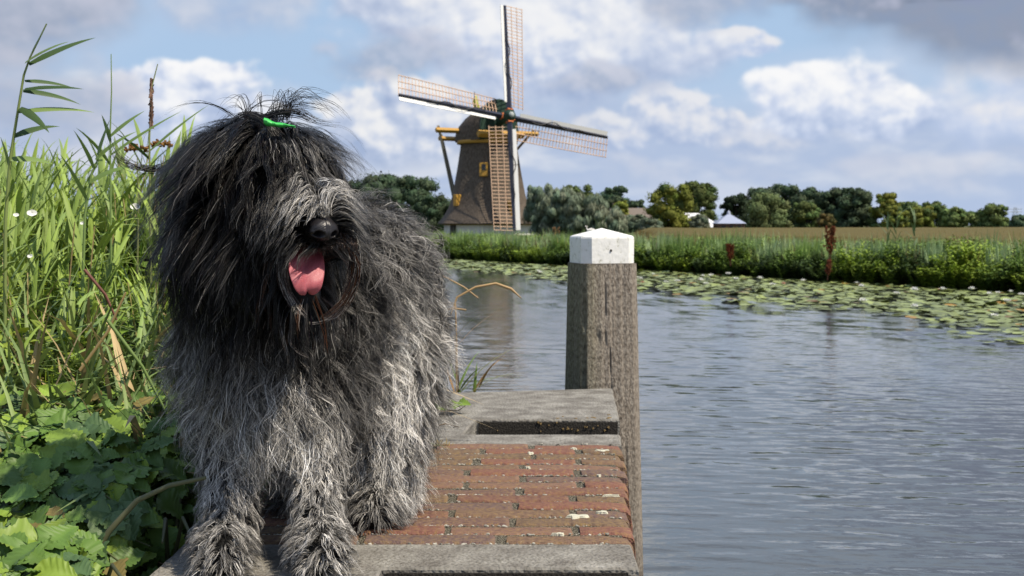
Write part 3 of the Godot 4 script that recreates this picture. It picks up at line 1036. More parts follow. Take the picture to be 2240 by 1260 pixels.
			wb.quad(o[3], o[2], o[2] - th, o[3] - th, Vector3.UP)
			wb.quad(o[1], o[2], o[2] - th, o[1] - th, Vector3.LEFT)
		put("windboard", wb.mesh(), white, sail)
		# lattice: twisted from hub to tip
		var twist := func(y: float) -> float: return deg_to_rad(lerpf(24.0, 8.0, y / L))
		for j in n_bar:
			var y := lerpf(1.15, L, float(j) / (n_bar - 1))
			var tw: float = twist.call(y)
			put("cross_bar", bar_mesh, lath, sail, Transform3D(Basis(Vector3.UP, tw).scaled_local(Vector3(2.15, 1, 1)), Vector3(0, y, 0) + Vector3(cos(tw), 0, -sin(tw)) * 1.02))
		for lx in [0.75, 1.42, 2.08]:
			var hl := Buf.new()
			var pts := PackedVector3Array()
			var rad := PackedFloat32Array()
			for j in 9:
				var y := lerpf(1.0, L + 0.05, j / 8.0)
				var tw: float = twist.call(y)
				pts.append(Vector3(cos(tw) * lx, y, -sin(tw) * lx + 0.04))
				rad.append(0.045)
			hl.tube(pts, rad, 4, Color.WHITE, false)
			put("hem_lath", hl.mesh(), lath, sail)
		# rolled sailcloth rope along the stock
		var rope := Buf.new()
		var rp := PackedVector3Array()
		var rw := PackedFloat32Array()
		for j in 12:
			var y := lerpf(2.6, 8.5, j / 11.0)
			rp.append(Vector3(0.1 + 0.16 * sin(j * 1.1) - 0.25 * exp(-pow((y - 5.2) * 0.9, 2.0)), y, 0.3))
			rw.append(0.05)
		rope.tube(rp, rw, 5)
		put("rope", rope.mesh(), dark, sail)

# ---------------------------------------------------------------- trees and houses beyond the fields
func crown_mesh(r: RandomNumberGenerator, W: float, y0: float, y1: float, col: Color, blobs: int, leaves: int, size: float, willow := false, dark := Color(0, 0, 0, 0)) -> ArrayMesh:
	var b := Buf.new()
	var H := y1 - y0
	for k in blobs:
		# blob centres through an egg-shaped crown
		var u := r.randf()
		var yy := y0 + H * (0.08 + 0.8 * pow(u, 0.9))
		var f := clampf((yy - y0) / H, 0.0, 1.0)
		var wide := W * 0.5 * sqrt(maxf(1.0 - pow(absf(f - 0.4) / 0.62, 2.6), 0.1))
		var a := r.randf() * TAU
		var rad := W * r.randf_range(0.09, 0.185) * (1.0 if f < 0.8 else 0.75) * (0.8 if willow else 1.0)
		var d := maxf(wide - rad * 0.85, 0.0) * sqrt(r.randf_range(0.12, 1.0))
		var c := Vector3(cos(a) * d, minf(yy, y1 - rad * 0.75), sin(a) * d)
		var rv := Vector3(rad, rad * r.randf_range(0.65, 0.95), rad)
		if willow: rv.y *= 1.35
		var tint := r.randf_range(0.8, 1.22)
		var shade := col * tint
		if dark.a > 0.0 and r.randf() < 0.22: shade = dark * tint
		shade.r *= r.randf_range(0.88, 1.18)
		# an inner mass so that the crown is not see-through everywhere
		var rows := []
		for y in 5:
			var row := PackedVector3Array()
			for x in 8:
				var th := PI * (y + 0.02) / 4.04
				var ph := TAU * x / 8.0
				row.append(c + Vector3(sin(th) * cos(ph), cos(th), sin(th) * sin(ph)) * rv * r.randf_range(0.5, 0.8) * (0.72 if willow else 1.0))
			rows.append(row)
		b.grid(rows, true, true, shade * 0.8)
		for l in (leaves * 2 if willow else leaves):
			var z := r.randf_range(-0.75, 1.0)
			var ph := r.randf() * TAU
			var q := sqrt(1.0 - z * z)
			var nn := Vector3(q * cos(ph), z, q * sin(ph))
			var p := c + nn * rv * r.randf_range(0.55 if willow else 0.72, 1.25 if willow else 1.14)
			var s := size * r.randf_range(0.5, 1.25)
			var ax := Vector3(r.randfn(), r.randfn(), r.randfn()).normalized()
			if willow: ax = (Vector3(nn.x * 0.5, -1.0, nn.z * 0.5) + ax * 0.4).normalized()
			var side := ax.cross(nn)
			if side.length_squared() < 0.01: continue
			side = side.normalized()
			ax = (ax - nn * ax.dot(nn) * 0.55).normalized()
			var e1 := ax * s * (1.7 if willow else 0.8)
			var e2 := side * s * (0.3 if willow else 0.6)
			var cc := shade * r.randf_range(0.75, 1.3)
			var k0 := b.v.size()
			b.v.append_array([p - e1, p + e2, p + e1, p - e2])
			var n2 := (nn + Vector3(r.randfn(), r.randfn(), r.randfn()) * 0.22).normalized()
			b.n.append_array([n2, n2, n2, n2])
			b.c.append_array([cc, cc, cc, cc])
			if (e1 * 2.0).cross(e1 + e2).dot(nn) > 0.0:
				b.i.append_array([k0, k0 + 1, k0 + 2, k0, k0 + 2, k0 + 3])
			else:
				b.i.append_array([k0, k0 + 2, k0 + 1, k0, k0 + 3, k0 + 2])
	return b.mesh()

func tree(called: String, label: String, group: String, px: float, top: float, wpx: float, z: float, col: Color, sd: int, willow := false, low := 0.0, dark := Color(0, 0, 0, 0)) -> void:
	var at := pt(px, HY, z)
	at.y = LAND
	var H := 0.5 + (HY - top) / F * z - LAND
	var W := wpx / F * z
	var r := rnd(sd)
	var t := thing(called, label, "tree" if not called.ends_with("bush") and not called.ends_with("hedge") else "bush", at, group)
	var tk := Buf.new()
	var pts := PackedVector3Array()
	var rad := PackedFloat32Array()
	for k in 6:
		pts.append(Vector3(r.randf_range(-0.02, 0.02) * H * k / 5.0, H * 0.75 * k / 5.0 - 0.1, r.randf_range(-0.02, 0.02) * H))
		rad.append(lerpf(0.035, 0.008, k / 5.0) * H + 0.03)
	tk.tube(pts, rad, 7)
	for k in 5:      # limbs
		var a := TAU * k / 5.0 + r.randf()
		var p0 := pts[2 + k % 3]
		tk.tube(PackedVector3Array([p0, p0 + Vector3(cos(a) * W * 0.16, H * 0.1, sin(a) * W * 0.16), p0 + Vector3(cos(a) * W * 0.33, H * 0.22, sin(a) * W * 0.33)]), PackedFloat32Array([0.014 * H, 0.009 * H, 0.004 * H]), 5)
	put("trunk", tk.mesh(), mat("bark", Color(0.05, 0.04, 0.03), 0.9), t)
	var blobs := clampi(int(30 + wpx * 0.28), 26, 60)
	put("crown", crown_mesh(r, W, H * low, H, col, blobs, 150, maxf(0.14 * z / 120.0, W * 0.022), willow, dark), vmat("leaves_far", 0.7, 0.2, 0.45), t)

func roof_house(called: String, label: String, px: float, top: float, eave: float, wpx: float, z: float, roof: Material, wall: Material, hip: float, deep: float, turn := 0.0) -> void:
	var at := pt(px, HY, z)
	at.y = LAND
	var W := wpx / F * z
	var he := 0.5 + (HY - eave) / F * z - LAND
	var ht := 0.5 + (HY - top) / F * z - LAND
	var t := thing(called, label, "house" if called != "garden_pavilion" else "pavilion", at)
	t.rotation.y = turn
	var b := Buf.new()
	b.box(Transform3D(Basis(), Vector3(0, he * 0.5, 0)), Vector3(W * 0.9, he, deep * 0.86))
	put("wall", b.mesh(), wall, t)
	var g := Buf.new()
	var x := W * 0.5
	var d := deep * 0.5
	var rx := x * (1.0 - hip)
	var c := [Vector3(-x, he, d), Vector3(x, he, d), Vector3(x, he, -d), Vector3(-x, he, -d), Vector3(-rx, ht, 0), Vector3(rx, ht, 0)]
	g.quad(c[0], c[1], c[5], c[4], Vector3(0, 1, 1))
	g.quad(c[3], c[2], c[5], c[4], Vector3(0, 1, -1))
	g.tri(c[0], c[3], c[4], Vector3(-1, 0.5, 0))
	g.tri(c[1], c[2], c[5], Vector3(1, 0.5, 0))
	g.quad(c[0], c[1], c[2], c[3], Vector3.DOWN)
	put("roof", g.mesh(), roof, t)
	if called == "farmhouse":
		var ch := Buf.new()
		ch.box(Transform3D(Basis(), Vector3(-W * 0.32, ht - 0.1, 0)), Vector3(1.1, 1.6, 1.1), 0.05)
		put("chimney", ch.mesh(), wall, t)
	if called == "garden_pavilion":
		var fn := Buf.new()
		fn.tube(PackedVector3Array([Vector3(0, ht - 0.3, 0), Vector3(0, ht + 0.15, 0), Vector3(0, ht + 0.4, 0)]), PackedFloat32Array([0.3, 0.22, 0.03]), 6)
		put("finial", fn.mesh(), roof, t)
	for k in 3:
		var wd := Buf.new()
		wd.box(Transform3D(), Vector3(W * 0.12, he * 0.45, 0.1))
		put("window", wd.mesh(), mat("dark_glass", Color(0.01, 0.015, 0.02), 0.1), t, Transform3D(Basis(), Vector3(W * (-0.27 + 0.27 * k), he * 0.55, deep * 0.43 + 0.02)))

func build_far_country() -> void:
	var dk := Color(0.055, 0.085, 0.048)
	var md := Color(0.09, 0.13, 0.045)
	var yg := Color(0.15, 0.18, 0.038)
	var wl := Color(0.15, 0.19, 0.13)
	var G := "trees beyond the fields"
	# behind the dog, left of the mill
	tree("dark_tree", "dark green tree rising behind the dog's back, farther from the windmill", G, 820, 374, 170, 165, dk, 201)
	tree("dark_tree", "dark green rounded tree just left of the windmill's tail poles", G, 905, 378, 150, 160, dk * 1.15, 202)
	tree("dark_tree", "low dark tree tucked against the left foot of the windmill", G, 950, 424, 110, 150, dk, 203)
	tree("far_bush", "low dark bush behind the reeds left of the windmill base", "bushes beyond the fields", 985, 470, 80, 165, dk * 1.2, 204, false, 0.02)
	# willows right of the mill
	var GW := "grey green willows beside the windmill"
	tree("willow_tree", "tall grey-green willow touching the right side of the windmill", GW, 1185, 396, 90, 108, wl, 211, true, 0.03)
	tree("willow_tree", "tallest grey-green willow, second to the right of the windmill", GW, 1222, 402, 95, 106, wl * 1.08, 212, true, 0.03)
	tree("willow_tree", "broad grey-green willow above the white post cap, left of the roofs", GW, 1282, 422, 110, 104, wl * 0.95, 213, true, 0.03)
	tree("willow_tree", "low drooping grey willow at the left edge of the brown field", GW, 1336, 456, 80, 102, wl * 1.1, 214, true, 0.02)
	tree("dark_tree", "olive green tree top peeping over the middle of the willows", G, 1266, 396, 90, 150, md, 215)
	tree("dark_tree", "round dark tree in the gap between willows and the farmhouse roof", G, 1343, 399, 84, 190, dk * 1.3, 216)
	tree("far_bush", "small yellow-green bush over the left end of the farmhouse roof", "bushes beyond the fields", 1356, 433, 44, 170, yg, 217, false, 0.02)
	tree("dark_tree", "small dark tree behind the farmhouse roof", G, 1392, 432, 50, 185, dk, 218)
	roof_house("farmhouse", "long farmhouse with grey-brown tiled roof between willows and yellow-green tree", 1378, 455, 478, 92, 172, tmat("roof_tiles", noise(91, 0.08), [[0.0, Color(0.12, 0.1, 0.085)], [1.0, Color(0.24, 0.2, 0.17)]], Vector3(0.6, 0.6, 0.6), 0.85), mat("house_brick", Color(0.14, 0.09, 0.065), 0.9), 0.04, 7.0)
	tree("clipped_hedge", "rounded grey-green hedge in front of the farmhouse", "bushes beyond the fields", 1388, 468, 70, 150, wl * 0.7, 219, false, 0.02)
	tree("clipped_hedge", "lower rounded hedge under the yellow-green tree", "bushes beyond the fields", 1422, 478, 64, 148, wl * 0.7, 220, false, 0.02)
	tree("yellow_tree", "large yellow-green tree standing in the middle of the treeline", G, 1466, 397, 118, 155, yg, 221, false, 0.0, md)
	tree("dark_tree", "tall dark green tree directly behind the yellow-green tree", G, 1528, 389, 98, 175, md * 0.85, 222, false, 0.04)
	roof_house("white_barn", "low barn with pale sloping roof half hidden by a round bush", 1505, 466, 497, 96, 160, mat("white_roof", Color(0.62, 0.63, 0.64), 0.6), mat("barn_wall", Color(0.6, 0.6, 0.58), 0.8), 0.45, 9.0, 0.35)
	tree("far_bush", "rounded grey bush in front of the pale barn", "bushes beyond the fields", 1532, 467, 52, 150, wl * 0.75, 223, false, 0.02)
	roof_house("garden_pavilion", "small pavilion with pointed blue-grey roof at the field edge", 1594, 467, 489, 64, 150, mat("slate_roof", Color(0.3, 0.34, 0.45), 0.6), mat("pavilion_wall", Color(0.12, 0.07, 0.05), 0.9), 0.98, 4.2)
	# the wood on the right
	tree("dark_tree", "nearly black tree at the left end of the wood, above the pavilion", G, 1610, 419, 74, 178, dk * 0.6, 231, false, 0.03)
	tree("dark_tree", "dark tree crown forming the left shoulder of the wood", G, 1665, 404, 96, 190, dk * 1.2, 232)
	tree("green_tree", "lighter round green tree standing in front of the wood", G, 1682, 420, 112, 160, Color(0.12, 0.155, 0.065), 233, false, 0.02)
	tree("dark_tree", "tall dark tree crown, highest on the left of the wood", G, 1716, 394, 90, 195, dk * 1.25, 234)
	tree("green_tree", "mid green tree in the front row of the wood, left of a small tan bush", G, 1764, 436, 72, 165, md, 235, false, 0.02)
	tree("dark_tree", "broad dark tree crown at the middle of the wood", G, 1768, 402, 100, 190, dk, 236)
	tree("dark_tree", "dark tree crown right of the middle of the wood", G, 1822, 408, 96, 185, dk * 0.9, 237, false, 0.03)
	tree("dark_tree", "large dark tree standing at the right end of the dark wood", G, 1868, 404, 100, 180, dk * 1.1, 238, false, 0.02)
	tree("poplar_tree", "narrow pointed poplar rising at the right end of the dark wood", G, 1896, 401, 24, 182, dk * 1.3, 239, false, 0.2)
	tree("far_bush", "small tan-green bush at the foot of the dark wood", "bushes beyond the fields", 1806, 466, 44, 145, Color(0.1, 0.09, 0.035), 240, false, 0.02)
	tree("yellow_tree", "yellow-green tree next to the dark wood's right end", G, 1938, 416, 78, 175, yg * 0.85, 241, false, 0.02, md)
	tree("yellow_tree", "yellowish low tree in front of the yellow-green row", G, 1962, 448, 60, 160, yg, 242, false, 0.02, md)
	tree("green_tree", "green tree second in the row of lower trees on the right", G, 1985, 434, 70, 185, md * 1.3, 243, false, 0.02)
	tree("yellow_tree", "round yellow-green tree in the middle of the lower row on the right", G, 2018, 448, 66, 165, yg * 0.9, 244, false, 0.02, md)
	tree("green_tree", "dark-topped tree in the middle of the lower row on the right", G, 2042, 437, 66, 188, md, 245, false, 0.02)
	tree("green_tree", "low green tree left of the dip in the right treeline", G, 2086, 452, 62, 180, md * 1.4, 246, false, 0.02)
	tree("green_tree", "lowest green tree in the dip of the right treeline", G, 2128, 462, 60, 185, md * 1.35, 247, false, 0.02)
	tree("green_tree", "domed green tree near the right end of the treeline", G, 2172, 444, 76, 175, md * 1.2, 248, false, 0.02)
	tree("dark_tree", "dark tree cut by the right edge of the view", G, 2236, 471, 60, 190, dk * 1.3, 249, false, 0.02)
	# pylon
	var py := thing("power_pylon", "faint grey lattice power pylon far beyond the treeline", "pylon", Vector3(pt(2221, HY, 420).x, LAND, -420))
	var steel := mat("pylon_steel", Color(0.3, 0.33, 0.36), 0.6)
	for s in [-1.0, 1.0]:
		for s2 in [-1.0, 1.0]:
			var b := Buf.new()
			b.tube(PackedVector3Array([Vector3(s * 1.4, 0, s2 * 1.4), Vector3(s * 0.3, 7.2, s2 * 0.3)]), PackedFloat32Array([0.12, 0.08]), 4)
			put("leg", b.mesh(), steel, py)
	for y in [5.6, 6.6]:
		var b := Buf.new()
		b.tube(PackedVector3Array([Vector3(-2.4, y, 0), Vector3(2.4, y, 0)]), PackedFloat32Array([0.1, 0.1]), 4)
		put("cross_arm", b.mesh(), steel, py)
	# a white goose-shaped bird on the bank by the willows
	var wb := thing("white_bird", "white long-necked bird standing in the grass just left of the post cap", "bird", pt(1288, 507, 60))
	var w := Buf.new()
	w.tube(PackedVector3Array([Vector3(-0.1, 0.0, 0), Vector3(-0.02, 0.06, 0), Vector3(0.1, 0.09, 0), Vector3(0.24, 0.07, 0), Vector3(0.34, 0.05, 0)]), PackedFloat32Array([0.02, 0.08, 0.1, 0.08, 0.02]), 8)
	w.tube(PackedVector3Array([Vector3(-0.06, 0.08, 0), Vector3(-0.11, 0.17, 0), Vector3(-0.1, 0.24, 0), Vector3(-0.13, 0.28, 0), Vector3(-0.19, 0.27, 0)]), PackedFloat32Array([0.045, 0.03, 0.028, 0.035, 0.01]), 7)
	w.tube(PackedVector3Array([Vector3(0.06, 0.04, 0.03), Vector3(0.06, -0.6, 0.03)]), PackedFloat32Array([0.012, 0.01]), 5)
	w.tube(PackedVector3Array([Vector3(0.1, 0.04, -0.03), Vector3(0.1, -0.6, -0.03)]), PackedFloat32Array([0.012, 0.01]), 5)
	put("body", w.mesh(), mat("feathers", Color(0.7, 0.68, 0.65), 0.8), wb)

# ---------------------------------------------------------------- far bank vegetation
func blade(b: Buf, r: RandomNumberGenerator, base: Vector3, dir: Vector3, length: float, width: float, droop: float, segs: int, col: Color, fold := 0.0, roll := 0.0) -> void:
	# a flat blade that bends over under its weight
	var d := dir.normalized()
	var p := base
	var side := d.cross(Vector3.UP)
	if side.length_squared() < 0.01: side = d.cross(Vector3(r.randfn(), 0, r.randfn()))
	side = side.normalized()
	if roll != 0.0: side = side.rotated(d, roll)
	var k0 := b.v.size()
	for k in segs + 1:
		var t := float(k) / segs
		var w := width * 0.5 * (0.55 + 0.45 * minf(t * 4.0, 1.0)) * (1.0 - pow(t, 2.2))
		var n := side.cross(d).normalized()
		if n.y < 0.0: n = -n
		b.v.append_array([p - side * w + n * fold * w, p + side * w + n * fold * w])
		b.n.append_array([(n - side * 0.25).normalized(), (n + side * 0.25).normalized()])
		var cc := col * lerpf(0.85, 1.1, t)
		b.c.append_array([cc, cc])
		if k < segs:
			var a := k0 + k * 2
			if (b.v[a + 1] - b.v[a]).cross(d).dot(n) > 0.0:
				b.i.append_array([a, a + 2, a + 1, a + 1, a + 2, a + 3])
			else:
				b.i.append_array([a, a + 1, a + 2, a + 1, a + 3, a + 2])
		p += d * (length / segs)
		d = (d + Vector3(0, -droop * (0.35 + t) / segs, 0)).normalized()

func tuft_mesh(r: RandomNumberGenerator, blades: int, spread: float, w: float, droop: float, h := 1.0) -> ArrayMesh:
	var b := Buf.new()
	for k in blades:
		var a := r.randf() * TAU
		var lean := r.randf_range(0.05, spread)
		var base := Vector3(cos(a), 0, sin(a)) * r.randf_range(0.0, 0.12)
		var c := Color(1, 1, 1) * r.randf_range(0.75, 1.25)
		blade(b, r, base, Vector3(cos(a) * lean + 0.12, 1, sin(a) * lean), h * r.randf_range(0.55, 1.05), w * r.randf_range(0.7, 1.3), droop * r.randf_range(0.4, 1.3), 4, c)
	return b.mesh()

func herb_mesh(r: RandomNumberGenerator, leaves: int, size: float) -> ArrayMesh:
	# an upright leafy weed: leaves round several stems, unit height
	var b := Buf.new()
	for s in 5:
		var a0 := r.randf() * TAU
		var lean := Vector3(cos(a0) * 0.3, 1, sin(a0) * 0.3)
		for k in leaves:
			var t := r.randf_range(0.1, 1.0)
			var p := lean * t * r.randf_range(0.8, 1.0)
			var a := r.randf() * TAU
			blade(b, r, p, Vector3(cos(a), r.randf_range(0.0, 0.9), sin(a)), size * r.randf_range(0.6, 1.2) * (1.25 - t * 0.6), size * 0.42, 0.9, 2, Color(1, 1, 1) * r.randf_range(0.75, 1.25))
	return b.mesh()

func build_far_bank() -> void:
	var r := rnd(301)
	var leaf := vmat("bank_leaves", 0.6, 0.35, 0.4)
	var tufts := [tuft_mesh(r, 26, 0.3, 0.034, 0.7), tuft_mesh(r, 24, 0.5, 0.03, 1.2)]
	var herbs := [herb_mesh(r, 34, 0.15), herb_mesh(r, 40, 0.12)]
	var nz := noise(302, 0.16)
	var sets := [[], [], [], []]
	var cols := [PackedColorArray(), PackedColorArray(), PackedColorArray(), PackedColorArray()]
	for k in 9500:
		var t := -14.0 + 95.0 * pow(r.randf(), 1.15)
		var off := r.randf_range(-0.15, 3.4)
		if r.randf() < 0.3: off = r.randf_range(-0.3, 0.5)
		var p := bank(t, off, 0.0)
		p.y = lerpf(WATER, -0.45, ss(-0.1, 1.0, off))
		var n1 := nz.get_noise_2d(t * 4.0, off * 2.0)
		var n2 := nz.get_noise_2d(t * 5.0 + 300.0, off * 3.0)
		var top := 0.24 + 0.2 * nz.get_noise_2d(t * 9.0, 40.0) + r.randf_range(-0.12, 0.1)
		var kind := 0
		var h := top - p.y
		var c := Color()
		if off < 0.3 or n2 > 0.2:
			kind = 2 + r.randi() % 2
			h *= lerpf(0.45, 0.88, ss(-0.2, 0.6, off)) * r.randf_range(0.75, 1.05)
			c = Color(0.13, 0.21, 0.035).lerp(Color(0.25, 0.35, 0.04), ss(-0.2, 0.35, n1))
			if n2 < -0.25: c = Color(0.06, 0.1, 0.025)
		else:
			kind = r.randi() % 2
			c = Color(0.22, 0.33, 0.085).lerp(Color(0.3, 0.4, 0.2), ss(-0.3, 0.3, n1))
			h *= r.randf_range(0.85, 1.12)
			if r.randf() < 0.06: c = Color(0.22, 0.15, 0.07)
		c = c * r.randf_range(0.75, 1.3)
		var wdt := h * r.randf_range(0.75, 1.15) if kind < 2 else r.randf_range(0.6, 1.0)
		sets[kind].append(Transform3D(Basis(Vector3.UP, r.randf() * TAU if kind > 1 else r.randf_range(-1.2, 1.2)).scaled_local(Vector3(wdt, h, wdt)), p))
		cols[kind].append(c)
	var nm := ["bank_reeds", "bank_reeds", "bank_herbs", "bank_herbs"]
	var lb := ["grey-green reed leaves lining the top of the far bank", "pale green bent reed grass mixed along the far bank", "yellow-green leafy weeds overhanging the far water edge", "dark leafy undergrowth along the foot of the far bank"]
	for k in 4:
		tag(many(nm[k], (tufts + herbs)[k], leaf, sets[k], cols[k]), lb[k], "reeds" if k < 2 else "weeds")
	# tall reed plumes that stand above the rest
	for q in [[1938, 470, 24.5], [1958, 452, 25.0], [1998, 458, 24.0], [1318, 470, 37.0], [1306, 480, 38.0]]:
		var at := pt(q[0] as float, HY, q[2] as float)
		at.y = -0.45
		var hh: float = 0.5 + (HY - q[1]) / F * q[2] + 0.45
		var t := thing("tall_reed", ["pale tall reed leaning over the brown field, leftmost of three on the right", "pale tall reed with bent tip, middle of three over the brown field", "tall straight pale reed, right one of three over the brown field", "tall green reed just right of the post cap's peak", "shorter green reed beside the post cap's peak"][int(used.get("tall_reed", -1)) + 1], "reed", at, "tall reeds on the far bank")
		var st := Buf.new()
		st.tube(PackedVector3Array([Vector3.ZERO, Vector3(0.02, hh * 0.5, 0), Vector3(0.06, hh, 0)]), PackedFloat32Array([0.008, 0.006, 0.003]), 5)
		put("stem", st.mesh(), mat("reed_stem", Color(0.16, 0.19, 0.07), 0.7), t)
		for k in 7:
			var b := Buf.new()
			var y := hh * (0.4 + 0.085 * k)
			blade(b, r, Vector3(0.04 * y / hh, y, 0), Vector3(r.randf_range(-0.6, 0.9), 0.9, r.randf_range(-0.5, 0.5)), r.randf_range(0.28, 0.45), 0.045, 1.5, 6, Color(0.14, 0.2, 0.1))
			put("leaf", b.mesh(), leaf, t)
	# rusty dock and dead stalks
	for q in [[1815, 499, 23.0, Color(0.12, 0.04, 0.02), 0.72, "rusty red dock plant gone to seed standing out of the far bank"], [1598, 536, 25.5, Color(0.1, 0.03, 0.015), 0.45, "small rusty dock low in the far bank reeds, left of the tall one"], [1215, 500, 42.0, Color(0.2, 0.12, 0.06), 1.2, "tan withered plant in the reeds left of the post cap"], [1085, 520, 44.0, Color(0.09, 0.06, 0.035), 0.8, "dark brown withered plant in the reeds in front of the windmill"], [1810, 571, 21.8, Color(0.1, 0.035, 0.02), 0.35, "short rusty dock near the water on the far bank"]]:
		var z: float = q[2]
		var topp := pt(q[0] as float, q[1] as float, z)
		var hh: float = q[4]
		var t := thing("dock_plant", q[5], "plant", topp - Vector3(0, hh, 0), "withered plants on the far bank")
		for s in 4:
			var stem := Buf.new()
			var dir := Vector3(r.randf_range(-0.16, 0.16), 1, r.randf_range(-0.1, 0.1))
			stem.tube(PackedVector3Array([Vector3.ZERO, dir * hh * 0.5, dir * hh * 0.97]), PackedFloat32Array([0.008, 0.006, 0.003]), 5, q[3] * 0.8)
			put("stem", stem.mesh(), vmat("dock_stem"), t)
			var seeds := Buf.new()
			for k in 150:
				var u := 0.3 + 0.72 * pow(r.randf(), 0.8)
				var arm := floorf(u * 9.0) * 2.4 + s
				var reach := pow(r.randf(), 1.5) * 0.2 * hh * (1.12 - u)
				var p := dir * hh * u + Vector3(cos(arm) * reach, reach * 1.1, sin(arm) * reach) + Vector3(r.randfn(), r.randfn(), r.randfn()) * 0.012
				seeds.box(Transform3D(Basis.from_euler(Vector3(r.randf() * 6, r.randf() * 6, 0)), p), Vector3(0.02, 0.028, 0.012) * (0.7 + hh * 0.3), 0.0, q[3] * r.randf_range(0.6, 1.5))
			put("seed_head", seeds.mesh(), vmat("seeds", 0.9, 0.2), t)
	# the brown crop field, seen almost edge on
	var crop := tmat("crop", noise(303, 0.05), [[0.0, Color(0.06, 0.052, 0.014)], [0.5, Color(0.11, 0.088, 0.026)], [1.0, Color(0.155, 0.13, 0.04)]], Vector3(0.3, 0.3, 0.3), 0.95, 8.0)
	var f := Buf.new()
	var rows := []
	for j in 60:
		var z := 22.0 + 150.0 * pow(j / 59.0, 1.6)
		var xl := 0.094 * z + 1.0
		var xb := BANK_A.x - (z - 21.0) * 0.5324 + 8.5      # stay behind the bank
		var x0 := maxf(xl, xb)
		var row := PackedVector3Array()
		for i in 90:
			var x := x0 + (z * 1.2 + 25.0) * i / 89.0
			row.append(Vector3(x, 0.13 + 0.07 * nz.get_noise_2d(x * 16.0, z * 16.0) + r.randf_range(-0.05, 0.05) if i > 0 else LAND, -z))
		rows.append(row)
	f.grid(rows, false, false)
	tag(put("crop_field", f.mesh(), crop), "brown ripening crop field behind the far bank", "crop field", "", "stuff")
	var at := []
	var cc := PackedColorArray()
	for k in 7000:
		var z := 22.0 + 90.0 * pow(r.randf(), 1.5)
		var x0 := maxf(0.094 * z + 1.0, BANK_A.x - (z - 21.0) * 0.5324 + 8.0)
		var x := x0 + r.randf() * (z * 0.55)
		var h := r.randf_range(0.6, 0.78)
		at.append(Transform3D(Basis(Vector3.UP, r.randf() * TAU).scaled_local(Vector3(0.6, h, 0.6)), Vector3(x, LAND, -z)))
		cc.append(Color(0.15, 0.11, 0.035) * r.randf_range(0.6, 1.4))
	tag(many("crop_stalks", tufts[1], leaf, at, cc), "brown crop stalks standing at the near side of the field", "crop")

# ---------------------------------------------------------------- water lilies
func pad_mesh(r: RandomNumberGenerator) -> ArrayMesh:
	var b := Buf.new()
	var rim := PackedVector3Array()
	var mid := PackedVector3Array()
	var ph := r.randf() * 6.0
	for k in 15:
		var a := 0.22 + (TAU - 0.44) * k / 14.0
		var w := 1.0 + 0.05 * sin(a * 3.0 + ph)
		rim.append(Vector3(cos(a) * w, 0.02 + 0.05 * sin(a * 2.0 + ph), sin(a) * w * 0.92))
		mid.append(Vector3(cos(a) * 0.55, 0.012, sin(a) * 0.5))
	b.grid([mid, rim], false, true)
	for k in 14:
		b.tri(mid[k], mid[k + 1], Vector3(0.06, 0.0, 0), Vector3.UP)
	return b.mesh()

func flower_mesh(r: RandomNumberGenerator, open: float) -> ArrayMesh:
	var b := Buf.new()
	for ring in 3:
		for k in 8:
			var a := TAU * (k + ring * 0.5) / 8.0
			var up := 0.35 + ring * 0.5 / open
			blade(b, r, Vector3(cos(a), 0, sin(a)) * 0.15, Vector3(cos(a), up, sin(a)), 1.0 - ring * 0.15, 0.5, -0.8, 3, Color.WHITE, 0.2)
	return b.mesh()

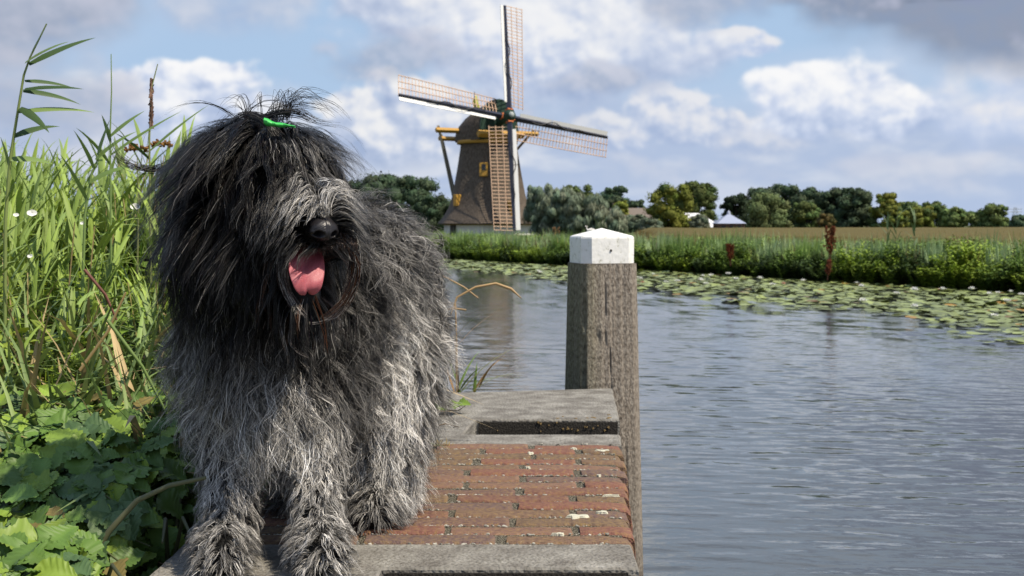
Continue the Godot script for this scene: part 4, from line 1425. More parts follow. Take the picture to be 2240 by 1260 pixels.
func build_lilies() -> void:
	var r := rnd(401)
	var shapes := [pad_mesh(r), pad_mesh(r), pad_mesh(r)]
	var leafs := []
	for c in [Color(0.18, 0.225, 0.065), Color(0.22, 0.255, 0.085), Color(0.14, 0.2, 0.05), Color(0.245, 0.27, 0.1), Color(0.185, 0.24, 0.085)]:
		leafs.append(mat("pad_%d" % leafs.size(), c, 0.4))
	leafs.append(mat("pad_yellow", Color(0.3, 0.17, 0.02), 0.5))
	leafs.append(mat("pad_brown", Color(0.14, 0.075, 0.02), 0.6))
	var width := func(t: float) -> float:
		# from the bank to the open water
		var w := lerpf(8.3, 6.9, ss(-6.6, -2.4, t))
		w = lerpf(w, 6.3, ss(-2.4, 2.7, t))
		return lerpf(w, 4.8, ss(2.7, 14.0, t))
	var nz := noise(402, 0.12)
	var all := []
	for k in 19000:
		var t := -12.0 + 60.0 * pow(r.randf(), 1.2)
		var w: float = width.call(t)
		var u := r.randf()
		var off := -w * u + 0.2
		var n := nz.get_noise_2d(t * 6.0, off * 11.0)
		var edge := ss(1.02, 0.8, u + 0.16 * nz.get_noise_2d(t * 9.0, 7.0))
		if r.randf() > edge: continue
		if n < -0.22 and u > 0.15 and r.randf() < 0.85: continue
		all.append([bank(t, off, WATER + 0.006 + r.randf() * 0.012), n])
	all.sort_custom(func(a: Array, b: Array) -> bool: return a[0].z > b[0].z)
	var at := []
	var cols := PackedColorArray()
	for k in all.size():
		var p: Vector3 = all[k][0]
		var s := r.randf_range(0.07, 0.13)
		var bs := Basis(Vector3.UP, r.randf() * TAU) * Basis(Vector3.RIGHT, r.randfn(0.0, 0.09))
		if r.randf() < 0.06: bs = bs * Basis(Vector3.BACK, r.randf_range(-0.5, 0.5))
		var odd := r.randf()
		if k < 300:
			var m: Material = leafs[5] if odd < 0.025 else leafs[6] if odd < 0.06 else leafs[r.randi() % 5]
			var o := put("lily_pad", shapes[r.randi() % 3], m)
			o.transform = Transform3D(bs.scaled_local(Vector3(s, s, s)), p)
			tag(o, "flat green water lily pad at the open-water side of the floating mat", "lily pad", "nearest lily pads of the floating mat")
		else:
			at.append(Transform3D(bs.scaled_local(Vector3(s, s, s)), p))
			cols.append(Color(0.3, 0.17, 0.02) if odd < 0.02 else Color(0.14, 0.075, 0.02) if odd < 0.04 else Color(0.19, 0.23, 0.072) * r.randf_range(0.6, 1.4))
	tag(many("lily_pads", shapes[0], vmat("pads", 0.4), at, cols), "broad mat of green lily pads floating along the far bank", "lily pads")
	# white flowers, some pinkish
	var fm := [flower_mesh(r, 1.0), flower_mesh(r, 0.45)]
	var white := mat("petal_white", Color(0.8, 0.8, 0.76), 0.6)
	var pink := mat("petal_pink", Color(0.68, 0.4, 0.3), 0.6)
	for k in 64:
		var t := -8.0 + 20.0 * pow(r.randf(), 1.3)
		var w: float = width.call(t)
		var o := put("lily_flower", fm[k % 2], pink if k % 9 == 0 else white)
		var s := r.randf_range(0.05, 0.085)
		o.transform = Transform3D(Basis(Vector3.UP, r.randf() * TAU).scaled_local(Vector3(s, s, s)), bank(t, -w * r.randf_range(0.08, 0.8), WATER + 0.07))
		if k % 9 == 0:
			tag(o, "small fading pinkish water lily flower among the floating pads", "water lily", "pinkish lily flowers")
		else:
			tag(o, "small white water lily flower open among the floating pads", "water lily", "white lily flowers")

# ---------------------------------------------------------------- near bank: reeds, weeds, brambles
func reed_mesh(r: RandomNumberGenerator, leaves: int, lw: float, wind: float) -> ArrayMesh:
	# one reed a metre tall
	var b := Buf.new()
	var lean := Vector3(r.randf_range(-0.06, 0.12), 0, r.randf_range(-0.06, 0.06))
	b.tube(PackedVector3Array([Vector3.ZERO, lean * 0.3 + Vector3(0, 0.35, 0), lean * 0.7 + Vector3(0, 0.7, 0), lean * 1.2 + Vector3(0, 0.98, 0)]), PackedFloat32Array([0.0045, 0.004, 0.003, 0.001]), 5, Color(1.25, 1.15, 0.95), false)
	for k in leaves:
		var t := 0.18 + 0.8 * (k + r.randf() * 0.6) / leaves
		var a := r.randf() * TAU
		var dir := Vector3(cos(a) * 0.8 + wind, r.randf_range(0.7, 1.5), sin(a) * 0.8)
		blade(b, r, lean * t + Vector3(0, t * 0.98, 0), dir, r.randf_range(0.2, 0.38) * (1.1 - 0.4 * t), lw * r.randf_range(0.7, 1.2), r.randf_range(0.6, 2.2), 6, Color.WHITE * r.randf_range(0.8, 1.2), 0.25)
	return b.mesh()

func weed_mesh(r: RandomNumberGenerator) -> ArrayMesh:
	# a leafy herb with broad pointed leaves in pairs, about a metre tall
	var b := Buf.new()
	for s in 3:
		var a0 := r.randf() * TAU
		var lean := Vector3(cos(a0), 0, sin(a0)) * r.randf_range(0.05, 0.3)
		b.tube(PackedVector3Array([Vector3.ZERO, lean * 0.4 + Vector3(0, 0.5, 0), lean + Vector3(0, 0.95, 0)]), PackedFloat32Array([0.006, 0.005, 0.002]), 5, Color(0.9, 1.0, 0.8), false)
		for k in 15:
			var t := 0.12 + 0.85 * k / 15.0
			for m in 2:
				var a := k * 1.57 + m * PI + r.randf_range(-0.4, 0.4)
				blade(b, r, lean * t * t + Vector3(0, t * 0.95, 0), Vector3(cos(a), r.randf_range(0.1, 0.8), sin(a)), r.randf_range(0.08, 0.15) * (1.25 - 0.7 * t), r.randf_range(0.04, 0.06), 1.1, 4, Color.WHITE * r.randf_range(0.75, 1.2), 0.15)
	return b.mesh()

func shore_x(z: float) -> float:
	return -0.56 if z < 3.5 else -0.62 - 0.534 * (z - 3.5)

func build_left_bank() -> void:
	var r := rnd(501)
	var leaf := vmat("reed_leaves", 0.55, 0.4, 0.55)
	var reeds := [reed_mesh(r, 10, 0.02, 0.5), reed_mesh(r, 12, 0.017, 0.35), reed_mesh(r, 9, 0.024, 0.7)]
	var weeds := [weed_mesh(r), weed_mesh(r)]
	var low := [tuft_mesh(r, 16, 1.6, 0.03, 2.0), tuft_mesh(r, 14, 2.4, 0.036, 2.6)]
	var dry := Buf.new()
	for k in 3:
		dry.tube(PackedVector3Array([Vector3(0.05 * k, 0, 0), Vector3(0.06 * k + 0.02, 0.5, 0.03 * k), Vector3(0.08 * k + 0.05, 1, -0.03 * k)]), PackedFloat32Array([0.005, 0.004, 0.002]), 5)
	var dry_mesh := dry.mesh()
	var sets := [[], [], [], [], [], [], [], []]
	var cols := []
	for k in 8: cols.append(PackedColorArray())
	var nz := noise(502, 0.35)
	for k in 6200:
		var z := 2.0 + 12.0 * pow(r.randf(), 1.5)
		var x0 := shore_x(z) + (0.35 if z > 3.7 else 0.0)
		var x := x0 - pow(r.randf(), 1.15) * (0.35 * z + 0.9)
		var n := nz.get_noise_2d(x * 3.0, z * 3.0)
		# how high the growth stands here
		var top := lerpf(0.1, 0.52, ss(2.1, 3.2, z))
		top = lerpf(top, 0.76, ss(3.1, 4.6, z)) + maxf(z - 5.0, 0.0) * 0.03
		top *= lerpf(0.62, 1.0, ss(0.0, 0.5, x0 - x))
		top += n * 0.12
		var gy := -0.15 if x < x0 - 0.4 else -0.4
		var kind := 0
		var c := Color()
		var q := r.randf()
		var h := (top - gy)
		if q < 0.34 and z > 2.5:
			kind = r.randi() % 3
			h *= r.randf_range(0.8, 1.1)
			c = Color(0.23, 0.32, 0.05).lerp(Color(0.18, 0.26, 0.075), r.randf())
		elif q < 0.76:
			kind = 3 + r.randi() % 2
			h *= r.randf_range(0.5, 0.9)
			c = Color(0.25, 0.32, 0.03).lerp(Color(0.13, 0.22, 0.025), r.randf())
		elif q < 0.955:
			kind = 5 + r.randi() % 2
			h = r.randf_range(0.3, 0.55) * (0.75 if z < 2.6 else 1.0)
			c = Color(0.17, 0.24, 0.06).lerp(Color(0.12, 0.18, 0.07), r.randf())
			if r.randf() < 0.16: c = Color(0.32, 0.22, 0.1)
		else:
			kind = 7
			h *= r.randf_range(0.7, 1.02)
			c = Color(0.42, 0.32, 0.15).lerp(Color(0.3, 0.28, 0.09), r.randf())
		c *= r.randf_range(0.75, 1.25)
		if kind < 3: c *= 1.05
		var bs := Basis(Vector3.UP, r.randf_range(-0.7, 0.7) if kind < 3 else r.randf() * TAU)
		bs = bs * Basis(Vector3.FORWARD, r.randfn(0.04, 0.1)) * Basis(Vector3.RIGHT, r.randfn(0.0, 0.1))
		var w := clampf(h, 0.7, 1.0) if kind < 3 or kind == 7 else clampf(h * 1.2, 0.45, 0.95)
		if kind == 5 or kind == 6: w = h
		sets[kind].append(Transform3D(bs.scaled_local(Vector3(w, h, w)), Vector3(x, gy, -z)))
		cols[kind].append(c)
	for k in 420:
		var z := r.randf_range(2.1, 3.3)
		var x := -0.54 - pow(r.randf(), 1.1) * (0.5 * z)
		var c := Color(0.2, 0.27, 0.09).lerp(Color(0.13, 0.2, 0.06), r.randf())
		if r.randf() < 0.2: c = Color(0.4, 0.3, 0.15)
		var h := r.randf_range(0.35, 0.6)
		var kind := 5 + r.randi() % 2
		sets[kind].append(Transform3D(Basis(Vector3.UP, r.randf() * TAU).scaled_local(Vector3(h, h * 0.8, h)), Vector3(x, lerpf(-0.12, 0.02, ss(2.1, 3.0, z)) + r.randf_range(-0.05, 0.06), -z)))
		cols[kind].append(c * r.randf_range(0.8, 1.2))
	var meshes := reeds + weeds + low + [dry_mesh]
	var names := ["reed_bed", "reed_bed", "reed_bed", "leafy_weeds", "leafy_weeds", "fallen_grass", "fallen_grass", "dry_stalks"]
	var labels := ["green reeds with streaming leaves filling the bank left of the dog", "slender green reeds mixed through the bank left of the dog", "broad-leaved reeds standing at the back of the left bank", "yellow-green leafy weeds growing between the reeds left of the dog", "darker leafy weeds low between the reeds left of the dog", "bent grass leaves lying between reeds and brambles", "long flattened grass leaves lying left of the dog's chest", "thin tan dry stalks standing among the reeds on the left"]
	var cats := ["reeds", "reeds", "reeds", "weeds", "weeds", "grass", "grass", "dry stalks"]
	for k in 8:
		tag(many(names[k], meshes[k], leaf, sets[k], cols[k]), labels[k], cats[k])
	# single tall reeds against the sky
	var L := func(t: Node3D, base: Vector3, tip: Vector3, w: float, sag: float, col: Color) -> void:
		var b := Buf.new()
		var d := tip - base
		var ln := d.length()
		blade(b, r, Vector3.ZERO, d / ln + Vector3(0, sag, 0), ln * (1.0 + sag * 0.25), w * 1.05, sag * 1.9, 9, col, 0.3, 0.8)
		put("leaf", b.mesh(), leaf, t, Transform3D(Basis(), base - t.position))
	var stalk := func(t: Node3D, pts: Array, z: float, r0: float, col: Color) -> void:
		var p := PackedVector3Array()
		var w := PackedFloat32Array()
		for k in pts.size():
			p.append(pt(pts[k][0], pts[k][1], z) - t.position)
			w.append(lerpf(r0, r0 * 0.35, float(k) / (pts.size() - 1)))
		var b := Buf.new()
		b.tube(p, w, 6, col)
		put("stem", b.mesh(), vmat("stalks", 0.6), t)
	var z := 2.7
	var lt := Color(0.15, 0.23, 0.06)
	var dkc := Color(0.055, 0.1, 0.03)
	var t1 := thing("tall_reed", "tallest reed at the left edge, its leaves streaming right against the sky", "reed", pt(10, 800, z))
	stalk.call(t1, [[10, 800], [12, 480], [22, 350], [38, 250], [52, 165], [66, 125], [102, 52]], z, 0.0045, Color(0.17, 0.22, 0.06))
	for q in [[64, 142, 210, 93, 0.02, 0.16, 1], [56, 138, 150, 102, 0.016, 0.18, 0], [66, 125, 104, 50, 0.012, 0.0, 0], [54, 178, 158, 203, 0.014, 0.2, 1], [50, 200, 168, 240, 0.018, 0.22, 1], [54, 196, 180, 205, 0.014, 0.12, 1], [44, 238, 98, 300, 0.02, 0.3, 1], [40, 246, 200, 262, 0.016, 0.22, 0], [30, 300, 128, 290, 0.02, 0.3, 1], [22, 350, 110, 372, 0.02, 0.3, 0], [20, 372, 0, 300, 0.02, 0.1, 0], [16, 440, 60, 350, 0.022, 0.05, 0]]:
		L.call(t1, pt(q[0], q[1], z), pt(q[2], q[3], z + r.randf_range(-0.08, 0.08)), q[4], q[5], dkc if q[6] == 1 else lt)
	z = 3.1
	var t2 := thing("seed_reed", "upright reed with a narrow purple-brown seed head left of the dog's ear", "reed", pt(330, 620, z))
	stalk.call(t2, [[330, 620], [328, 480], [327, 300], [332, 190], [345, 140]], z, 0.0035, Color(0.19, 0.22, 0.07))
	var sb := Buf.new()
	for k in 130:
		var u := r.randf()
		var p := pt(331 + r.randfn() * 1.6 * (1.1 - u), lerpf(275, 178, u), z) - t2.position + Vector3(0, 0, r.randfn() * 0.004)
		sb.box(Transform3D(Basis.from_euler(Vector3(r.randfn() * 0.2, r.randf() * 6, r.randfn() * 0.2)), p), Vector3(0.003, 0.02, 0.002), 0.0, Color(0.16, 0.1, 0.075) * r.randf_range(0.6, 1.6))
	put("seed_head", sb.mesh(), vmat("seeds", 0.9, 0.2), t2)
	L.call(t2, pt(329, 330, z), pt(460, 236, z), 0.012, 0.12, lt)
	L.call(t2, pt(328, 350, z), pt(250, 300, z), 0.014, 0.25, dkc)
	z = 3.0
	var t3 := thing("thin_reed", "thin upright reed blade between the tallest reed and the seed head", "reed", pt(243, 620, z))
	stalk.call(t3, [[243, 620], [242, 420], [241, 290], [244, 200], [243, 118]], z, 0.003, lt)
	for q in [[241, 300, 318, 248, 0.018, 0.15], [240, 310, 222, 250, 0.022, 0.0], [242, 340, 400, 250, 0.013, 0.1], [240, 360, 165, 290, 0.016, 0.3]]:
		L.call(t3, pt(q[0], q[1], z), pt(q[2], q[3], z), q[4], q[5], lt)
	z = 2.9
	var t4 := thing("bent_reed", "reed with long leaves arching over the umbels behind the dog's ear", "reed", pt(180, 640, z))
	stalk.call(t4, [[180, 640], [186, 470], [200, 380], [222, 330]], z, 0.004, lt)
	for q in [[205, 370, 160, 290, 0.02, 0.2], [210, 350, 300, 300, 0.018, 0.3], [190, 440, 130, 340, 0.022, 0.1], [196, 400, 290, 380, 0.02, 0.35], [215, 340, 240, 262, 0.018, 0.0]]:
		L.call(t4, pt(q[0], q[1], z), pt(q[2], q[3], z), q[4], q[5], lt)
	for q in [[300, 322, 3.3, "dry brown flower umbel just behind the dog's left ear hair"], [352, 312, 3.4, "dry brown flower umbel touching the dog's ear hair, right of the other"]]:
		var zz: float = q[2]
		var um := thing("dry_umbel", q[3], "flower", pt(q[0], 600, zz))
		stalk.call(um, [[q[0], 600], [q[0] + 3, 450], [q[0], 340]], zz, 0.003, Color(0.16, 0.17, 0.06))
		var ub := Buf.new()
		for k in 60:
			var a := r.randf() * TAU
			var rr := sqrt(r.randf()) * 0.032
			ub.box(Transform3D(Basis.from_euler(Vector3(r.randf(), r.randf(), 0)), pt(q[0], q[1], zz) - um.position + Vector3(cos(a) * rr, r.randfn() * 0.004 - rr * 0.15, sin(a) * rr)), Vector3(0.006, 0.004, 0.006), 0.0, Color(0.16, 0.085, 0.03) * r.randf_range(0.6, 1.5))
		put("seed_head", ub.mesh(), vmat("seeds", 0.9, 0.2), um)
	# white bindweed trumpets
	for q in [[70, 466, 2.9, 0.012], [296, 452, 3.1, 0.013], [35, 470, 3.0, 0.007], [66, 560, 2.8, 0.007], [180, 488, 3.0, 0.006]]:
		var fb := Buf.new()
		var rows := []
		for k in 4:
			var row := PackedVector3Array()
			var rr: float = [0.05, 0.3, 0.65, 1.0][k]
			for j in 12:
				var a := TAU * j / 12.0
				row.append(Vector3(cos(a) * rr, sin(a) * rr * 0.7, [-0.3, -0.12, 0.0, 0.12][k] + 0.12 * rr * sin(a * 5.0)) * q[3])
			rows.append(row)
		fb.grid(rows, true, true)
		var fo := put("bindweed_flower", fb.mesh(), mat("bindweed_petal", Color(0.75, 0.75, 0.7), 0.95, 0.1), self, Transform3D(Basis.from_euler(Vector3(-0.4, r.randf_range(-0.4, 0.6), 0)), pt(q[0], q[1], q[2])))
		tag(fo, ["white bindweed trumpet at the far left, the larger of the pair low in the reeds", "white bindweed trumpet close to the dog's ear hair", "small white bindweed flower at the left edge above the larger one", "small white bindweed bud lowest of the flowers in the left reeds", "small white bindweed flower midway between edge and dog"][used.get("bindweed_flower", 0)], "flower", "white bindweed flowers")
	# a few long lying blades in front, and slanting stalks
	for q in [[30, 880, 230, 850, 2.25, 0.03, 0.25, "broad pale grass blade lying across the bank, uppermost of the two", 0], [50, 905, 205, 862, 2.2, 0.026, 0.12, "broad pale grass blade lying across the bank, the lower of the two", 0], [160, 900, 270, 790, 2.15, 0.022, 0.05, "dark green grass blade slanting up to the right over the pale blades", 1], [120, 1000, 0, 930, 2.1, 0.02, 0.1, "pale leaf drooping at the left edge above the brambles", 0], [185, 590, 255, 700, 2.4, 0.008, 0.0, "thin red-brown stem slanting down through the weeds left of the dog", 2], [175, 810, 275, 640, 2.3, 0.009, 0.0, "tan dry stalk slanting up to the right left of the dog", 3], [235, 700, 365, 905, 2.2, 0.008, 0.0, "thin green stalk slanting down right to the dog's chest", 0]]:
		var b := Buf.new()
		var a := pt(q[0], q[1], q[4])
		var e := pt(q[2], q[3], q[4])
		var c: Color = [lt, dkc, Color(0.16, 0.06, 0.04), Color(0.42, 0.3, 0.13)][q[8]]
		if q[6] == 0.0:
			b.tube(PackedVector3Array([Vector3.ZERO, (e - a) * 0.5 + Vector3(0.01, 0, 0), e - a]), PackedFloat32Array([0.0035, 0.003, 0.002]), 6, c)
		else:
			blade(b, r, Vector3.ZERO, (e - a).normalized() + Vector3(0, q[6], 0), (e - a).length() * 1.1, q[5], q[6] * 2.0, 10, c, 0.3)
		tag(put("lying_grass" if q[6] > 0.0 else "loose_stalk", b.mesh(), leaf, self, Transform3D(Basis(), a)), q[7], "grass")

# a toothed leaflet, unit length along +y, face towards +z
func leaflet_mesh(r: RandomNumberGenerator, lobed: bool) -> ArrayMesh:
	var b := Buf.new()
	var n := 21
	var rows := []
	var curl := r.randf_range(0.1, 0.35)
	var ph := r.randf() * 6.0
	for k in n:
		var t := float(k) / (n - 1)
		var w := 0.36 * pow(sin(PI * pow(t, 0.72)), 0.8)
		if lobed: w *= 1.0 + 0.4 * exp(-pow((t - 0.3) * 7.0, 2.0)) - 0.12 * exp(-pow((t - 0.55) * 8.0, 2.0))
		var tooth := 0.92 + 0.11 * float(k % 3)
		var row := PackedVector3Array()
		for m in 7:
			var u := (m - 3) / 3.0
			var x := u * w * (tooth if absf(u) > 0.9 else 1.0)
			var zz := absf(u) * w * 0.35 - curl * t * t  + 0.02 * sin(t * 9.0 + ph + u * 2.0) + 0.022 * sin((t - absf(u) * 0.25) * 44.0) * (0.3 + absf(u))
			row.append(Vector3(x, t - 0.06 * absf(u) * (1.0 - t) , zz))
		rows.append(row)
	b.grid(rows, false, false)
	for k in b.v.size():
		var m := k % 7
		b.c[k] = Color.WHITE * (1.35 if m == 3 else (0.92 if (k / 7) % 2 == 0 else 1.04))
	return b.mesh()

func build_brambles() -> void:
	var r := rnd(601)
	var shapes := []
	for k in 6: shapes.append(leaflet_mesh(r, k % 2 == 0))
	var lm := []
	for c in [Color(0.08, 0.15, 0.036), Color(0.11, 0.2, 0.036), Color(0.075, 0.135, 0.05), Color(0.17, 0.26, 0.04), Color(0.1, 0.165, 0.06)]:
		var m := tmat("bramble_leaf_%d" % lm.size(), noise(610 + lm.size(), 0.05), [[0.0, c * 0.65], [0.5, c], [1.0, c * 1.35]], Vector3(22, 22, 22), 0.5, 2.0, null, false)
		m.vertex_color_use_as_albedo = true
		m.backlight_enabled = true
		m.backlight = Color(0.35, 0.35, 0.35)
		m.metallic_specular = 0.4
		lm.append(m)
	var caneM := vmat("cane", 0.7)
	var canopy := func(x: float, z: float) -> float:
		return 0.075 + 0.08 * ss(1.5, 2.4, z) + 0.05 * n_soft.get_noise_2d(x * 60.0, z * 60.0) - 0.1 * ss(-0.62, -0.47, x) 
	var where := ["at the bottom left corner", "left of the dog's front paw beside the slab", "at the left edge above the corner plant", "in the middle of the bramble patch", "close to the dog's left foreleg", "under the lying grass blades at the left edge", "behind the middle of the patch", "nearest the dog's chest on the left", "between the middle plant and the slab", "at the upper left of the patch"]
	var spots := [[40, 1225, 1.62], [330, 1205, 1.74], [40, 1110, 1.8], [190, 1120, 1.76], [370, 1090, 1.9], [60, 1000, 2.05], [200, 1000, 2.02], [345, 975, 2.1], [190, 1225, 1.64], [130, 940, 2.2]]
	for k in spots.size():
		var s: Array = spots[k]
		var c0 := pt(s[0], s[1], s[2])
		var t := thing("bramble", "green bramble plant with toothed leaves " + where[k], "bramble", Vector3(c0.x, -0.16, c0.z), "brambles on the left bank")
		var cane := Buf.new()
		for q in 3:
			var a := r.randf() * TAU
			var e := Vector3(cos(a) * 0.14, 0.2, sin(a) * 0.12)
			cane.tube(PackedVector3Array([Vector3.ZERO, e * Vector3(0.3, 0.7, 0.3), e * Vector3(0.7, 1.05, 0.7), e * Vector3(1.2, 0.95, 1.2)]), PackedFloat32Array([0.004, 0.0035, 0.003, 0.002]), 6, Color(0.07, 0.075, 0.03))
		put("cane", cane.mesh(), caneM, t)
		for q in 11:      # compound leaves of three leaflets
			var x := c0.x + r.randfn(0.0, 0.085)
			var z := -c0.z + r.randfn(0.0, 0.075)
			if x > -0.57 and z < 1.95: x = -0.58 - r.randf() * 0.1
			elif x > -0.5: x = -0.52 - r.randf() * 0.1
			var y: float = canopy.call(x, z) + r.randf_range(-0.07, 0.02)
			var face := Vector3(r.randf_range(-0.35, 0.35), r.randf_range(0.55, 1.0), r.randf_range(0.15, 0.75)).normalized()
			var heading := r.randf() * TAU
			var out := Vector3(cos(heading), -0.25, sin(heading))
			var size := r.randf_range(0.04, 0.074)
			var m: Material = lm[r.randi() % 5]
			var at := Vector3(x, y, -z)
			var pet := Buf.new()
			pet.tube(PackedVector3Array([at - out * size * 0.8 - t.position - Vector3(0, 0.04, 0), at - t.position]), PackedFloat32Array([0.0016, 0.0013]), 5, Color(0.08, 0.1, 0.035))
			put("leaf_stalk", pet.mesh(), caneM, t)
			for w in 3:
				var yd := (out - face * out.dot(face)).normalized().rotated(face, [0.0, 1.25, -1.25][w] + r.randf_range(-0.15, 0.15))
				yd = (yd + Vector3(0, r.randf_range(-0.3, 0.05), 0)).normalized()
				var zd := (face - yd * face.dot(yd)).normalized()
				var bs := Basis(yd.cross(zd), yd, zd).scaled_local(Vector3.ONE * size * (1.1 if w == 0 else 0.85))
				put("leaf", shapes[r.randi() % 6], m, t, Transform3D(bs, at - t.position))
	# the big woody cane
	var cb := Buf.new()
	var pts := PackedVector3Array()
	for q in [[150, 1290], [200, 1225], [240, 1160], [300, 1095], [370, 1062], [450, 1045]]:
		pts.append(pt(q[0], q[1], 1.72))
	cb.tube(pts, PackedFloat32Array([0.005, 0.0048, 0.0045, 0.004, 0.0034, 0.0028]), 8, Color(0.1, 0.105, 0.05))
	tag(put("woody_cane", cb.mesh(), caneM), "long woody bramble cane arching towards the dog's left foreleg", "bramble")
	# leaves below and between
	for s in 2:
		var at := []
		var cols := PackedColorArray()
		for k in 2000:
			var z := r.randf_range(1.35, 2.55)
			var x := -0.5 - pow(r.randf(), 1.2) * (0.62 * z - 0.45)
			var y: float = canopy.call(x, z) - r.randf_range(-0.005, 0.16)
			if x > -0.6 and y > 0.0 and r.randf() < 0.5: continue
			if x > -0.555 and z < 1.95: continue
			var face := Vector3(r.randf_range(-0.5, 0.5), r.randf_range(0.4, 1.0), r.randf_range(0.0, 0.8)).normalized()
			var yd := Vector3(r.randfn(), r.randf_range(-0.9, 0.1), r.randfn()).normalized()
			yd = (yd - face * yd.dot(face)).normalized()
			at.append(Transform3D(Basis(yd.cross(face), yd, face).scaled_local(Vector3.ONE * r.randf_range(0.03, 0.064)), Vector3(x, y, -z)))
			cols.append((Color(0.1, 0.18, 0.035) if r.randf() < 0.6 else Color(0.18, 0.27, 0.035) if r.randf() < 0.8 else Color(0.16, 0.13, 0.04)) * r.randf_range(0.7, 1.3))
		tag(many("bramble_leaves", shapes[s], vmat("under_leaves", 0.5, 0.4, 0.35), at, cols), ["toothed bramble leaves filling the patch beside the quay", "broad bramble leaves low down in the patch beside the quay"][s], "bramble leaves")
	# unripe and ripe berries
	for q in [[188, 1050, "dark ripe blackberry in the middle of the bramble patch"], [203, 1056, "smaller blackberry just right of the other in the bramble patch"]]:
		var bb := Buf.new()
		for k in 22:
			var zc := 1.0 - 2.0 * (k + 0.5) / 22.0
			var a := k * 2.4
			var p := Vector3(cos(a) * sqrt(1.0 - zc * zc), zc, sin(a) * sqrt(1.0 - zc * zc)) * 0.006
			bb.box(Transform3D(basis_from(p), p), Vector3(0.0042, 0.004, 0.0042), 0.0013)
		tag(put("blackberry", bb.mesh(), mat("berry", Color(0.012, 0.008, 0.02), 0.25), self, Transform3D(Basis(), pt(q[0], q[1], 1.86))), q[2], "berry")

